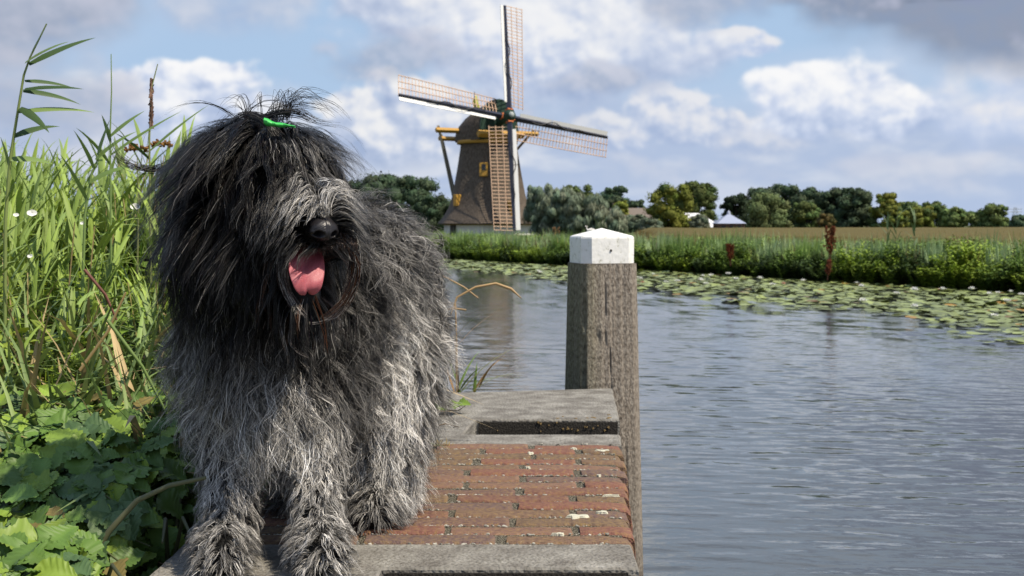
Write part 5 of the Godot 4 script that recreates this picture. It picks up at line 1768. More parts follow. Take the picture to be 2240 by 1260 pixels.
func build_quay_plants() -> void:
	var r := rnd(701)
	var leaf := vmat("reed_leaves", 0.55, 0.4, 0.55)
	# a sprig lying on the far slab by the dog's flank
	var sp := thing("bramble_sprig", "small green bramble sprig creeping over the far concrete slab", "bramble", gp(960, 905))
	var st := Buf.new()
	st.tube(PackedVector3Array([Vector3(-0.06, 0.004, 0), Vector3(0.0, 0.012, 0.0), Vector3(0.05, 0.006, -0.01), Vector3(0.07, 0.02, -0.01)]), PackedFloat32Array([0.002, 0.002, 0.0016, 0.001]), 5, Color(0.09, 0.08, 0.03))
	put("stem", st.mesh(), vmat("cane", 0.7), sp)
	var lf := leaflet_mesh(r, true)
	for q in [[0.0, 0.014, 0.02, 0.9, 0.034], [0.03, 0.02, 0.0, 0.2, 0.034], [0.05, 0.025, -0.01, -0.7, 0.04], [-0.03, 0.012, 0.01, 1.8, 0.028], [0.045, 0.022, 0.01, -1.6, 0.036], [-0.01, 0.02, -0.01, 2.6, 0.026], [0.02, 0.022, -0.015, 0.6, 0.03]]:
		var yd := Vector3(cos(q[3]), 0.25, -sin(q[3])).normalized()
		var fc := Vector3(0.1, 0.8, 0.6)
		fc = (fc - yd * fc.dot(yd)).normalized()
		put("leaf", lf, mats["bramble_leaf_3"], sp, Transform3D(Basis(yd.cross(fc), yd, fc).scaled_local(Vector3.ONE * q[4]), Vector3(q[0], q[1], q[2])))
	# dry tuft in the joint between bricks and slab
	var tm := Buf.new()
	for k in 40:
		var a := r.randf() * TAU
		blade(tm, r, Vector3(r.randfn() * 0.012, 0, 0), Vector3(cos(a), r.randf_range(0.4, 1.2), sin(a) * 0.6), r.randf_range(0.012, 0.03), 0.0022, 1.0, 3, Color(0.3, 0.22, 0.06) * r.randf_range(0.6, 1.3))
	tag(put("dry_tuft", tm.mesh(), leaf, self, Transform3D(Basis(), gp(962, 978))), "small dry grass tuft in the joint between bricks and far slab", "grass")
	var tw := Buf.new()
	tw.tube(PackedVector3Array([gp(940, 938) + Vector3(0, 0.003, 0), gp(975, 932) + Vector3(0, 0.006, 0), gp(1004, 937) + Vector3(0, 0.003, 0)]), PackedFloat32Array([0.002, 0.0018, 0.001]), 5, Color(0.12, 0.085, 0.05))
	tag(put("dry_twig", tw.mesh(), vmat("cane", 0.7)), "thin dry twig lying on the far slab left of the slot", "twig")
	# grasses growing at the water behind the far slab
	for q in [[1010, 852, 3.75, 9, 0.2, "green grass clump at the water behind the far slab, nearest the post", Color(0.16, 0.25, 0.05)], [965, 860, 3.72, 12, 0.28, "mixed green and orange grass clump behind the far slab beside the dog", Color(0.19, 0.2, 0.05)]]:
		var p := pt(q[0], q[1], q[2])
		var t := thing("grass_clump", q[5], "grass", Vector3(p.x, -0.5, p.z))
		for k in int(q[3]):
			var b := Buf.new()
			var dir := Vector3(r.randf_range(-0.5, 1.5), r.randf_range(0.5, 1.3), r.randf_range(-0.3, 0.3))
			blade(b, r, Vector3(r.randfn() * 0.05, 0.42 + r.randf_range(0, 0.08), 0), dir, q[4] * r.randf_range(0.6, 1.2), 0.012, 1.2, 6, q[6] if r.randf() < 0.65 else Color(0.36, 0.2, 0.06), 0.3)
			put("leaf", b.mesh(), leaf, t)
		var sb := Buf.new()
		for k in 6:
			sb.tube(PackedVector3Array([Vector3(r.randfn() * 0.05, -0.3, 0), Vector3(r.randfn() * 0.05, 0.46, 0)]), PackedFloat32Array([0.002, 0.002]), 5, Color(0.2, 0.17, 0.06))
		put("stems", sb.mesh(), vmat("stalks", 0.6), t)
	# tan dry arcs over the water
	for q in [[[[985, 690], [1000, 650], [1040, 628], [1085, 620], [1118, 632], [1140, 652]], "tan dry grass stalk arching over the water right of the dog"], [[[940, 590], [985, 612], [1015, 628], [1046, 652]], "short tan grass stalk bending down beside the dog's back"], [[[940, 694], [965, 682], [990, 674], [1020, 678]], "short tan stalk jutting out at the dog's flank"], [[[998, 860], [999, 760], [996, 660]], "thin upright tan stalk standing behind the far slab"]]:
		var b := Buf.new()
		var pts := PackedVector3Array()
		var w := PackedFloat32Array()
		for k in q[0].size():
			pts.append(pt(q[0][k][0], q[0][k][1], 3.6) - pt(q[0][0][0], q[0][0][1], 3.6))
			w.append([0.002, 0.0032, 0.0035, 0.0042, 0.0045, 0.0015][k] if q[0].size() == 6 else 0.0024)
		b.tube(pts, w, 5, Color(0.38, 0.25, 0.11))
		var o := put("dry_stalk", b.mesh(), vmat("stalks", 0.6), self, Transform3D(Basis(), pt(q[0][0][0], q[0][0][1], 3.6)))
		tag(o, q[1], "grass")

# ================================================================ the dog
var bones := []       # a, b, radius a, radius b, region
var S_f: Vector3      # head axes: forwards, up, towards the picture's right
var S_u: Vector3
var S_s: Vector3
var S_c: Vector3

func w3(px: float, y: float, z: float) -> Vector3:
	return Vector3((px - CX) / F * z, y, -z)

func bone(a: Vector3, b: Vector3, ra: float, rb: float, region: String) -> void:
	bones.append([a, b, ra, rb, region])

func bone_d(q: Array, p: Vector3) -> float:
	var a: Vector3 = q[0]
	var ab: Vector3 = q[1] - a
	var t := clampf((p - a).dot(ab) / maxf(ab.length_squared(), 1e-8), 0.0, 1.0)
	return p.distance_to(a + ab * t) - lerpf(q[2], q[3], t)

func dog_d(p: Vector3) -> float:
	var m := 1.0
	for q in bones:
		m = minf(m, bone_d(q, p))
	return m

func region_at(p: Vector3) -> String:
	var m := 1.0
	var s := ""
	for q in bones:
		var d := bone_d(q, p)
		if d < m:
			m = d
			s = q[4]
	return s

# surface nets over capsules joined with a smooth minimum
func nets(list: Array, cell: float, k: float) -> Buf:
	var lo := Vector3(1e9, 1e9, 1e9)
	var hi := -lo
	for q in list:
		var r := maxf(q[2], q[3]) + cell * 3.0
		lo = lo.min(q[0].min(q[1]) - Vector3.ONE * r)
		hi = hi.max(q[0].max(q[1]) + Vector3.ONE * r)
	var nx := int((hi.x - lo.x) / cell) + 2
	var ny := int((hi.y - lo.y) / cell) + 2
	var nz := int((hi.z - lo.z) / cell) + 2
	var f := PackedFloat32Array()
	f.resize(nx * ny * nz)
	f.fill(0.2)
	for q in list:
		var r: float = maxf(q[2], q[3]) + cell * 2.0 + k
		var a: Vector3 = ((q[0].min(q[1]) - Vector3.ONE * r - lo) / cell).max(Vector3.ZERO)
		var b: Vector3 = ((q[0].max(q[1]) + Vector3.ONE * r - lo) / cell).min(Vector3(nx - 1, ny - 1, nz - 1))
		for z in range(int(a.z), int(b.z) + 1):
			for y in range(int(a.y), int(b.y) + 1):
				for x in range(int(a.x), int(b.x) + 1):
					var d := bone_d(q, lo + Vector3(x, y, z) * cell)
					var at := x + nx * (y + ny * z)
					var o := f[at]
					var h := maxf(k - absf(d - o), 0.0) / k
					f[at] = minf(d, o) - h * h * k * 0.25
	var buf := Buf.new()
	var ids := {}
	var corner := [0, 1, nx, nx + 1, nx * ny, nx * ny + 1, nx * ny + nx, nx * ny + nx + 1]
	var offs := [Vector3(0, 0, 0), Vector3(1, 0, 0), Vector3(0, 1, 0), Vector3(1, 1, 0), Vector3(0, 0, 1), Vector3(1, 0, 1), Vector3(0, 1, 1), Vector3(1, 1, 1)]
	var edges := [[0, 1], [2, 3], [4, 5], [6, 7], [0, 2], [1, 3], [4, 6], [5, 7], [0, 4], [1, 5], [2, 6], [3, 7]]
	for z in nz - 1:
		for y in ny - 1:
			for x in nx - 1:
				var at := x + nx * (y + ny * z)
				var inside := 0
				for c in corner:
					if f[at + c] < 0.0: inside += 1
				if inside == 0 or inside == 8:
					continue
				var p := Vector3.ZERO
				var n := 0
				for e in edges:
					var d0 := f[at + corner[e[0]]]
					var d1 := f[at + corner[e[1]]]
					if (d0 < 0.0) != (d1 < 0.0):
						p += offs[e[0]].lerp(offs[e[1]], d0 / (d0 - d1))
						n += 1
				ids[at] = buf.v.size()
				buf.v.append(lo + (Vector3(x, y, z) + p / n) * cell)
				buf.n.append(Vector3.ZERO)
				buf.c.append(Color.WHITE)
	var st := [1, nx, nx * ny]
	for at in ids:
		for ax in 3:
			if (f[at] < 0.0) == (f[at + st[ax]] < 0.0): continue
			var u: int = st[(ax + 1) % 3]
			var v: int = st[(ax + 2) % 3]
			if not (ids.has(at - u) and ids.has(at - v) and ids.has(at - u - v)): continue
			var q := [ids[at], ids[at - u], ids[at - u - v], ids[at - v]]
			if f[at] < 0.0:
				buf.i.append_array([q[0], q[2], q[1], q[0], q[3], q[2]])
			else:
				buf.i.append_array([q[0], q[1], q[2], q[0], q[2], q[3]])
	return buf

# --------------- hair
var tones := []        # centre, radius, tone 0 black .. 1 silver
var blocks := []       # what hair has to go round: a, b, radius

func tone_at(p: Vector3, base: float) -> float:
	var s := 0.35
	var v := base * 0.35
	for q in tones:
		var d: float = p.distance_to(q[0]) / q[1]
		if d < 1.6:
			var w := exp(-d * d * 2.2) * 3.0
			s += w
			v += w * q[2]
	return v / s

func hair_colour(t: float, warm: float, r: RandomNumberGenerator) -> Color:
	t = clampf(t, 0.0, 1.1)
	var c := Color(0.0055, 0.005, 0.0054).lerp(Color(0.82, 0.79, 0.74), pow(t, 1.12))
	if warm > 0.0:
		c = c.lerp(Color(0.16, 0.06, 0.02), warm)
	return c * r.randf_range(0.75, 1.25)

func strand(b: Buf, guide: PackedVector3Array, nrm: Vector3, off: Vector3, len: float, clump: float, amp: float, freq: float, width: float, col: Color, tip: Color, r: RandomNumberGenerator) -> void:
	var n := guide.size()
	var k0 := b.v.size()
	var ph := r.randf() * TAU
	var ph2 := r.randf() * TAU
	var d0 := (guide[n - 1] - guide[0]).normalized()
	var s1 := d0.cross(nrm)
	if s1.length_squared() < 1e-4: s1 = d0.cross(Vector3(0.3, 0.2, 0.9))
	s1 = s1.normalized()
	var prev := Vector3.ZERO
	var last := (n - 1) * len
	for k in n:
		var t := float(k) / (n - 1)
		var g := last * t
		var gi := mini(int(g), n - 2)
		var p := guide[gi].lerp(guide[gi + 1], g - gi)
		p += off * (1.0 - clump * t)
		var a := amp * t
		p += s1 * (sin(t * freq + ph) * a) + nrm * (cos(t * freq * 0.8 + ph2) * a * 0.7)
		var tan := (p - prev).normalized() if k > 0 else d0
		prev = p
		var side := tan.cross(nrm)
		var sl := side.length()
		side = side / sl if sl > 0.05 else s1
		var nn := side.cross(tan)
		if nn.dot(nrm) < 0.0: nn = -nn
		var w := width * 0.5 * (1.0 - 0.75 * t * t)
		b.v.append(p - side * w)
		b.v.append(p + side * w)
		b.n.append((nn - side * 0.8).normalized())
		b.n.append((nn + side * 0.8).normalized())
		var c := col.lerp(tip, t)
		b.c.append(c)
		b.c.append(c)
		if k > 0:
			var q := k0 + k * 2
			# clockwise seen from nn
			if (b.v[q - 1] - b.v[q - 2]).cross(tan).dot(nn) > 0.0:
				b.i.append_array([q - 2, q, q - 1, q - 1, q, q + 1])
			else:
				b.i.append_array([q - 2, q - 1, q, q - 1, q + 1, q])

func grow(p: Vector3, n: Vector3, flow: Vector3, len: float, lift: float, droop: float, steps: int, gap: float) -> PackedVector3Array:
	var g := PackedVector3Array([p])
	var d := (n * lift + flow * (1.0 - lift)).normalized()
	var ds := len / steps
	var q := p
	for k in steps:
		q += d * ds
		var sd := dog_d(q)
		if sd < gap:
			var e := 0.004
			var gr := Vector3(dog_d(q + Vector3(e, 0, 0)) - sd, dog_d(q + Vector3(0, e, 0)) - sd, dog_d(q + Vector3(0, 0, e)) - sd).normalized()
			q += gr * (gap - sd)
			d = (d - gr * minf(d.dot(gr), 0.0) * 0.8).normalized()
		for bl in blocks:
			var a: Vector3 = bl[0]
			var ab: Vector3 = bl[1] - a
			var t := clampf((q - a).dot(ab) / ab.length_squared(), 0.0, 1.0)
			var away := q - (a + ab * t)
			var dd := away.length()
			if dd < bl[2]:
				away = away / maxf(dd, 1e-5)
				q += away * (bl[2] - dd)
				d = (d - away * minf(d.dot(away), 0.0)).normalized()
		if q.y < 0.004: q.y = 0.004
		g.append(q)
		d = (d + (Vector3.DOWN * droop + flow * 0.35) * (1.0 / steps) * 2.2).normalized()
	return g

func lock(b: Buf, g: PackedVector3Array, n: Vector3, count: int, spread: float, clump: float, amp: float, freq: float, width: float, tone: float, warm: float, r: RandomNumberGenerator) -> void:
	var u := n.cross(Vector3(0.31, 0.77, 0.55)).normalized()
	var v := n.cross(u)
	var lt := tone * r.randf_range(0.6, 1.35) + r.randfn(0.0, 0.02)
	for k in count:
		var a := r.randf() * TAU
		var off := (u * cos(a) + v * sin(a)) * spread * sqrt(r.randf())
		var t := lt * (r.randf_range(1.1, 1.8) if r.randf() < 0.36 else r.randf_range(0.12, 0.85))
		if r.randf() < 0.04: t += 0.3
		var c := hair_colour(t, warm, r)
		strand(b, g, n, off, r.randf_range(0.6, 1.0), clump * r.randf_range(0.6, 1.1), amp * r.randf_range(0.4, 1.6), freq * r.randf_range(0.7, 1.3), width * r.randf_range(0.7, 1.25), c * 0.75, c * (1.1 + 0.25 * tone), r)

func build_dog() -> void:
	var r := rnd(801)
	var at := w3(650, 0.0, 1.9)
	var dog := thing("dog", "shaggy black and grey long-haired dog standing on the quay with its tongue out", "dog", at)
	# --- skeleton
	S_c = pt(580, 402, 1.755)
	var nose_at := pt(707, 499, 1.607)
	S_f = (pt(706, 470, 1.607) - S_c).normalized()
	S_s = Vector3.UP.cross(S_f).normalized()
	S_u = S_f.cross(S_s).normalized()
	bone(pt(562, 730, 1.87), pt(575, 825, 1.86), 0.106, 0.09, "chest")
	bone(pt(590, 690, 1.90), pt(778, 600, 2.10), 0.115, 0.115, "back")
	bone(pt(605, 795, 1.90), pt(795, 790, 2.10), 0.09, 0.095, "belly")
	bone(pt(812, 640, 2.14), pt(828, 830, 2.10), 0.1, 0.085, "rump")
	bone(pt(575, 640, 1.84), pt(580, 480, 1.79), 0.1, 0.085, "neck")
	bone(S_c, pt(618, 408, 1.72), 0.088, 0.072, "skull")
	bone(pt(645, 442, 1.69), pt(699, 490, 1.632), 0.048, 0.03, "muzzle")
	bone(pt(632, 585, 1.72), pt(668, 648, 1.645), 0.04, 0.023, "jaw")
	bone(pt(565, 510, 1.76), pt(605, 560, 1.73), 0.066, 0.05, "cheek")
	bone(pt(470, 350, 1.775), pt(420, 540, 1.765), 0.034, 0.028, "ear")
	bone(pt(665, 350, 1.80), pt(712, 480, 1.80), 0.03, 0.026, "far_ear")
	bone(pt(505, 890, 1.85), pt(505, 1070, 1.80), 0.048, 0.027, "foreleg")
	bone(pt(505, 1070, 1.80), w3(492, 0.05, 1.755), 0.027, 0.025, "foreleg")
	bone(w3(490, 0.032, 1.75), w3(486, 0.026, 1.695), 0.031, 0.027, "paw")
	bone(pt(680, 890, 1.86), pt(692, 1070, 1.81), 0.048, 0.027, "foreleg")
	bone(pt(692, 1070, 1.81), w3(696, 0.05, 1.765), 0.027, 0.025, "foreleg")
	bone(w3(697, 0.032, 1.755), w3(704, 0.026, 1.70), 0.031, 0.027, "paw")
	bone(pt(835, 800, 2.09), pt(832, 960, 2.04), 0.08, 0.05, "thigh")
	bone(pt(832, 960, 2.04), pt(855, 1050, 2.08), 0.048, 0.03, "thigh")
	bone(pt(855, 1050, 2.08), w3(835, 0.04, 2.0), 0.032, 0.028, "shank")
	bone(w3(835, 0.03, 2.0), w3(818, 0.026, 1.95), 0.03, 0.026, "hind_paw")
	bone(pt(740, 850, 2.17), pt(690, 1000, 2.14), 0.07, 0.04, "thigh")
	bone(pt(690, 1000, 2.14), w3(655, 0.03, 2.1), 0.035, 0.028, "shank")
	bone(w3(655, 0.03, 2.1), w3(645, 0.026, 2.05), 0.03, 0.026, "hind_paw")
	bone(pt(850, 640, 2.24), pt(860, 800, 2.31), 0.035, 0.022, "rump")
	var body := nets(bones, 0.0115, 0.03)
	body.calc()
	var skin := vmat("dog_skin", 0.75, 0.3)
	for k in body.v.size():
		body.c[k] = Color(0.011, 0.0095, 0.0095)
	# --- where the coat is grey and where black
	for q in [
		[560, 300, 1.70, 0.09, 0.03], [420, 450, 1.72, 0.11, 0.015], [470, 640, 1.74, 0.1, 0.01], [655, 300, 1.68, 0.03, 0.26], [720, 360, 1.70, 0.05, 0.12],
		[690, 420, 1.65, 0.02, 0.4], [688, 455, 1.63, 0.022, 0.55], [590, 450, 1.69, 0.03, 0.03], [800, 430, 1.7, 0.03, 0.05], [630, 475, 1.66, 0.034, 0.2], [752, 470, 1.66, 0.03, 0.2], [640, 560, 1.68, 0.04, 0.05], [670, 660, 1.64, 0.05, 0.03],
		[560, 600, 1.72, 0.06, 0.02], [640, 710, 1.75, 0.05, 0.06], [480, 760, 1.75, 0.05, 0.42], [560, 790, 1.74, 0.05, 0.36], [640, 800, 1.74, 0.05, 0.36], [730, 690, 1.78, 0.07, 0.08], [790, 830, 1.85, 0.05, 0.1], [780, 560, 1.86, 0.08, 0.14],
		[430, 700, 1.80, 0.06, 0.4], [420, 780, 1.80, 0.07, 0.52], [480, 880, 1.77, 0.06, 0.58], [520, 940, 1.76, 0.05, 0.7], [600, 830, 1.75, 0.05, 0.5], [610, 910, 1.75, 0.06, 0.85], [700, 920, 1.76, 0.06, 0.9], [540, 720, 1.76, 0.04, 0.16], [660, 1000, 1.78, 0.05, 0.8],
		[860, 700, 1.98, 0.05, 0.95], [858, 820, 1.99, 0.06, 0.9], [830, 930, 1.97, 0.06, 0.82], [930, 650, 2.05, 0.06, 0.6], [940, 760, 2.08, 0.07, 0.55], [950, 880, 2.08, 0.06, 0.5], [840, 470, 2.02, 0.09, 0.24], [890, 560, 2.05, 0.06, 0.3], [800, 1000, 1.95, 0.07, 0.7], [870, 1050, 2.02, 0.06, 0.75], [840, 1140, 1.97, 0.04, 0.3], [740, 1000, 1.85, 0.06, 0.55],
		[500, 1030, 1.78, 0.05, 0.55], [560, 1080, 1.8, 0.04, 0.25], [490, 1160, 1.74, 0.06, 0.45], [690, 1060, 1.79, 0.05, 0.5], [640, 1090, 1.79, 0.03, 0.16], [720, 1160, 1.75, 0.05, 0.5], [488, 1240, 1.68, 0.05, 0.42], [700, 1240, 1.69, 0.05, 0.5],
	]:
		tones.append([pt(q[0], q[1], q[2]), q[3], q[4]])
	# hair parts round nose, tongue and eye
	var out_f := (S_f + Vector3(0, 0, 0.3)).normalized()
	blocks.append([pt(664, 585, 1.66), pt(664, 590, 1.66) + out_f * 0.16, 0.04])
	blocks.append([pt(668, 625, 1.66), pt(672, 623, 1.66) + out_f * 0.14, 0.037])
	blocks.append([pt(726, 600, 1.665), pt(728, 600, 1.665) + out_f * 0.14, 0.032])
	blocks.append([nose_at - S_f * 0.012, nose_at + out_f * 0.1, 0.0215])
	var eye_at := pt(583, 386, 1.661)
	blocks.append([eye_at, eye_at + Vector3(0, 0, 0.09), 0.0135])
	# --- coat: [length, lift, droop, wave, locks per m2, strands, width, lock radius]
	var spec := {
		"skull": [0.125, 0.35, 0.9, 0.011, 15000, 9, 0.001, 0.006], "neck": [0.095, 0.3, 1.2, 0.016, 8000, 10, 0.0011, 0.006], "cheek": [0.085, 0.25, 1.4, 0.012, 10000, 9, 0.001, 0.006],
		"ear": [0.125, 0.22, 1.5, 0.016, 14000, 9, 0.001, 0.0055], "far_ear": [0.11, 0.25, 1.3, 0.006, 11000, 8, 0.0011, 0.007],
		"muzzle": [0.06, 0.3, 1.0, 0.004, 26000, 8, 0.0009, 0.005], "jaw": [0.065, 0.35, 1.2, 0.005, 17000, 7, 0.001, 0.005],
		"chest": [0.125, 0.28, 1.2, 0.029, 11500, 12, 0.001, 0.006], "back": [0.095, 0.42, 0.85, 0.029, 10500, 12, 0.001, 0.006], "belly": [0.1, 0.32, 1.3, 0.029, 9500, 12, 0.001, 0.006],
		"rump": [0.1, 0.36, 1.0, 0.03, 11000, 12, 0.001, 0.006], "thigh": [0.085, 0.34, 1.1, 0.016, 11500, 12, 0.001, 0.006], "shank": [0.06, 0.38, 1.0, 0.011, 13000, 9, 0.001, 0.005],
		"foreleg": [0.044, 0.3, 1.2, 0.01, 19000, 10, 0.0008, 0.005], "paw": [0.029, 0.3, 1.1, 0.003, 26000, 9, 0.0008, 0.006], "hind_paw": [0.038, 0.3, 1.1, 0.003, 20000, 8, 0.0009, 0.006],
	}
	var part_of := {"skull": "head_hair", "ear": "ear_hair", "far_ear": "ear_hair", "cheek": "head_hair", "neck": "neck_hair", "muzzle": "muzzle_hair", "jaw": "beard", "chest": "chest_hair", "back": "back_hair", "belly": "belly_hair", "rump": "back_hair", "thigh": "leg_hair", "shank": "leg_hair", "foreleg": "leg_hair", "paw": "paw_hair", "hind_paw": "paw_hair"}
	var bufs := {}
	for k in ["head_hair", "ear_hair", "neck_hair", "muzzle_hair", "beard", "chest_hair", "back_hair", "belly_hair", "leg_hair", "paw_hair"]:
		bufs[k] = Buf.new()
	var mouth := pt(668, 590, 1.63)
	var wind := Vector3(-0.12, 0, 0.05)
	var back_dir := (pt(835, 640, 2.14) - pt(590, 690, 1.90)).normalized()
	for t in range(0, body.i.size(), 3):
		var a := body.v[body.i[t]]
		var b := body.v[body.i[t + 1]]
		var c := body.v[body.i[t + 2]]
		var ctr := (a + b + c) / 3.0
		var reg := region_at(ctr)
		var sp: Array = spec[reg]
		var area := (b - a).cross(c - a).length() * 0.5
		var want: float = area * sp[4]
		var nn := (body.n[body.i[t]] + body.n[body.i[t + 1]] + body.n[body.i[t + 2]]).normalized()
		# far side of the dog: half as dense
		if nn.z < -0.35: want *= 0.45
		var cnt := int(want) + (1 if r.randf() < want - int(want) else 0)
		for q in cnt:
			var u := sqrt(r.randf())
			var v := r.randf()
			var p := a * (1.0 - u) + b * (u * (1.0 - v)) + c * (u * v)
			if p.distance_to(nose_at) < 0.021: continue
			if p.distance_to(mouth) < 0.04: continue
			if p.distance_to(eye_at) < 0.015: continue
			var rel := p - S_c
			var ls := rel.dot(S_s)
			var lf := rel.dot(S_f)
			var lu := rel.dot(S_u)
			var flow := Vector3(0, -1, 0) + wind
			var len: float = sp[0] * r.randf_range(0.75, 1.15)
			var lift: float = sp[1]
			var droop: float = sp[2]
			var warm := 0.0
			var base := 0.12
			match reg:
				"skull":
					# combed from the topknot to both sides, a fringe in front
					base = 0.04
					var sgn := ss(-0.03, 0.03, ls - 0.01) * 2.0 - 1.0
					flow = S_s * sgn * 0.8 + S_f * 0.25 + Vector3(0, -0.25, 0)
					if lf > 0.03 and lu > -0.02:
						flow = S_s * (ls * 7.0) + S_f * 0.45 + Vector3(0, -0.7, 0)
						len *= 0.62 if ls > -0.03 else 0.85
						lift = 0.3
					elif ls < 0.0:
						len *= 1.25
				"ear", "cheek":
					base = 0.02
					flow = Vector3(0, -1, 0.08) - S_s * (0.16 if reg == "ear" else 0.05)
					if reg == "ear" and r.randf() < 0.12:
						flow += Vector3(-0.5, 0.3, 0)
						lift = 0.35
				"far_ear":
					base = 0.06
					flow = Vector3(0.1, -1, 0.05)
				"neck":
					base = 0.08
				"muzzle":
					var m := rel - S_f * lf
					var side := signf(ls - 0.005)
					if lu > -0.045 and lf > 0.05:
						flow = S_s * side * 0.85 + S_f * 0.15 + Vector3(0, 0.15, 0)
						lift = 0.5
						len *= 1.0
						droop = 1.35
						warm = 0.0
					else:
						flow = Vector3(0, -1, 0) + S_s * side * 0.45
						lift = 0.25
						len *= 1.2
						warm = 0.25 if r.randf() < 0.3 else 0.0
						base = 0.1
				"jaw":
					base = 0.02
					flow = Vector3(0, -1, 0.1) + S_f * 0.1
					warm = 0.3 if r.randf() < 0.15 else 0.0
				"back", "rump":
					var down := (Vector3.DOWN - nn * Vector3.DOWN.dot(nn))
					flow = down * 0.9 + back_dir * 0.45 + Vector3(0.1, 0, 0)
				"chest", "belly":
					flow = Vector3(0.06 + 0.5 * ss(0.36, 0.2, p.y), -1, 0.06) + wind * 0.4
					if nn.y < -0.4: len *= 0.75
				"foreleg", "shank", "thigh":
					flow = Vector3(0.08 if p.x > -0.42 else 0.02, -1, -0.12)
				"paw", "hind_paw":
					flow = Vector3(nn.x * 1.6 + r.randfn() * 0.2, -0.25, 0.4)
			if p.y < 0.03 and nn.y < -0.3: continue
			var tone := tone_at(p, base)
			if reg == "muzzle" and lf > 0.15 and lu < -0.05: tone = 0.05
			# neighbouring locks swing the same way, every lock a little its own
			var sw := Vector3(n_soft.get_noise_3d(p.x * 160.0, p.y * 110.0, p.z * 160.0), n_soft.get_noise_3d(p.x * 160.0 + 99.0, p.y * 110.0, p.z * 160.0) * 0.5, n_soft.get_noise_3d(p.x * 160.0, p.y * 110.0 + 77.0, p.z * 160.0))
			var loose := 0.7 if reg in ["chest", "belly", "back", "rump", "thigh"] else 0.3
			flow = flow.normalized() + sw * loose * 1.6 + Vector3(r.randfn(), r.randfn() * 0.5, r.randfn()) * loose * 0.42
			if r.randf() < 0.05: lift = minf(lift + 0.3, 0.75)
			# curly locks: the guide itself waves
			var g := grow(p, nn, flow.normalized(), len, lift, droop, 9 if len > 0.08 else 6, 0.003 + r.randf() * 0.016)
			var wv: float = sp[3]
			var w1 := Vector3(r.randfn(), r.randfn() * 0.4, r.randfn()).normalized()
			var p1 := r.randf() * TAU
			var fq := r.randf_range(4.5, 11.0)
			for k in range(1, g.size()):
				var tt := float(k) / (g.size() - 1)
				g[k] += w1 * sin(p1 + tt * fq) * wv * tt * 0.9
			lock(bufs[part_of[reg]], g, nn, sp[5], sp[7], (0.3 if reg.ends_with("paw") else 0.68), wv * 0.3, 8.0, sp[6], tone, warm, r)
	# --- locks that are placed one by one
	var hand := func(part: String, pts: Array, n: int, spread: float, tone: float, warm: float, width: float, clump: float, amp: float) -> void:
		var g := PackedVector3Array()
		var cp := []
		for q in pts: cp.append(pt(q[0], q[1], q[2]))
		var steps := 12
		for k in steps + 1:
			var x := float(k) / steps * (cp.size() - 1)
			var i := mini(int(x), cp.size() - 2)
			var q: Vector3 = cp[i].cubic_interpolate(cp[i + 1], cp[maxi(i - 1, 0)], cp[mini(i + 2, cp.size() - 1)], x - i)
			for it in 3:
				var sd := dog_d(q)
				if sd > 0.004: break
				var e := 0.004
				q += Vector3(dog_d(q + Vector3(e, 0, 0)) - sd, dog_d(q + Vector3(0, e, 0)) - sd, dog_d(q + Vector3(0, 0, e)) - sd).normalized() * (0.006 - sd)
			g.append(q)
		var nn := Vector3(0, 0.35, 1).normalized()
		lock(bufs[part], g, nn, n, spread, clump, amp, 6.0, width, tone, warm, r)
	# wind-blown lock at the picture's left
	for k in 8:
		var e := r.randf_range(-1.3, 1.3)
		hand.call("ear_hair", [[400, 350 + e * 16, 1.76], [365, 372 + e * 8, 1.75], [320, 374 + e * 5, 1.74], [275, 360 + e * 5, 1.73], [250, 335 + e * 6, 1.73], [238 + e * 4, 305 + e * 10, 1.73]], 5, 0.007, 0.02, 0.0, 0.0007, 0.35, 0.005)
	hand.call("ear_hair", [[360, 350, 1.75], [320, 372, 1.74], [308, 345, 1.74], [316, 300, 1.74], [345, 280, 1.74]], 3, 0.004, 0.03, 0.0, 0.0006, 0.3, 0.006)
	# wisps over the topknot
	for k in 26:
		var x := r.randf_range(530, 640)
		var h := r.randf_range(8, 44)
		var dx := r.randf_range(-60, 130)
		hand.call("head_hair", [[x, 262, 1.72], [x + dx * 0.15, 245 - h * 0.6, 1.71], [x + dx * 0.5, 240 - h, 1.70], [x + dx, 245 - h * r.randf_range(0.2, 0.9), 1.70], [x + dx * 1.3, 262 - h * r.randf_range(-0.4, 0.8), 1.70]], 4, 0.005, 0.04, 0.0, 0.0007, 0.1, 0.005)
	for k in 5:
		hand.call("head_hair", [[560, 262, 1.70], [600, 244 + k * 2, 1.68], [650, 240 + k * 3, 1.67], [690, 258 + k * 3, 1.67], [730 + k * 6, 268 + k * 2, 1.68]], 7, 0.005, 0.04, 0.0, 0.0009, 0.5, 0.003)
	for k in 14:     # the bunch pulled back by the green band
		hand.call("head_hair", [[600 + r.randf_range(-10, 20), 300, 1.665], [590, 276, 1.67], [566 + r.randf_range(-8, 8), 256, 1.69], [530 + r.randf_range(-12, 12), 258 + r.randf_range(-8, 8), 1.71], [490 + r.randf_range(-30, 20), 300, 1.71]], 8, 0.006, 0.05, 0.0, 0.001, 0.5, 0.003)
	# grey arches over the brows, falling to both sides of the muzzle
	for k in 7:
		var j := r.randf_range(-8, 8)
		hand.call("muzzle_hair", [[682, 452, 1.655], [655 + j, 418 + j, 1.635], [626 + j, 402 + j * 0.6, 1.63], [604 + j, 412, 1.63], [597 + j, 448, 1.64], [596 + j, 480 + j, 1.65]], 7, 0.004, 0.5, 0.0, 0.0008, 0.5, 0.003)
		hand.call("muzzle_hair", [[702, 448, 1.65], [700 + j, 412 + j, 1.635], [716 + j, 394 + j * 0.5, 1.63], [742 + j, 400, 1.63], [762 + j, 430, 1.64], [770 + j, 470 + j, 1.65]], 7, 0.004, 0.62, 0.0, 0.0008, 0.5, 0.003)
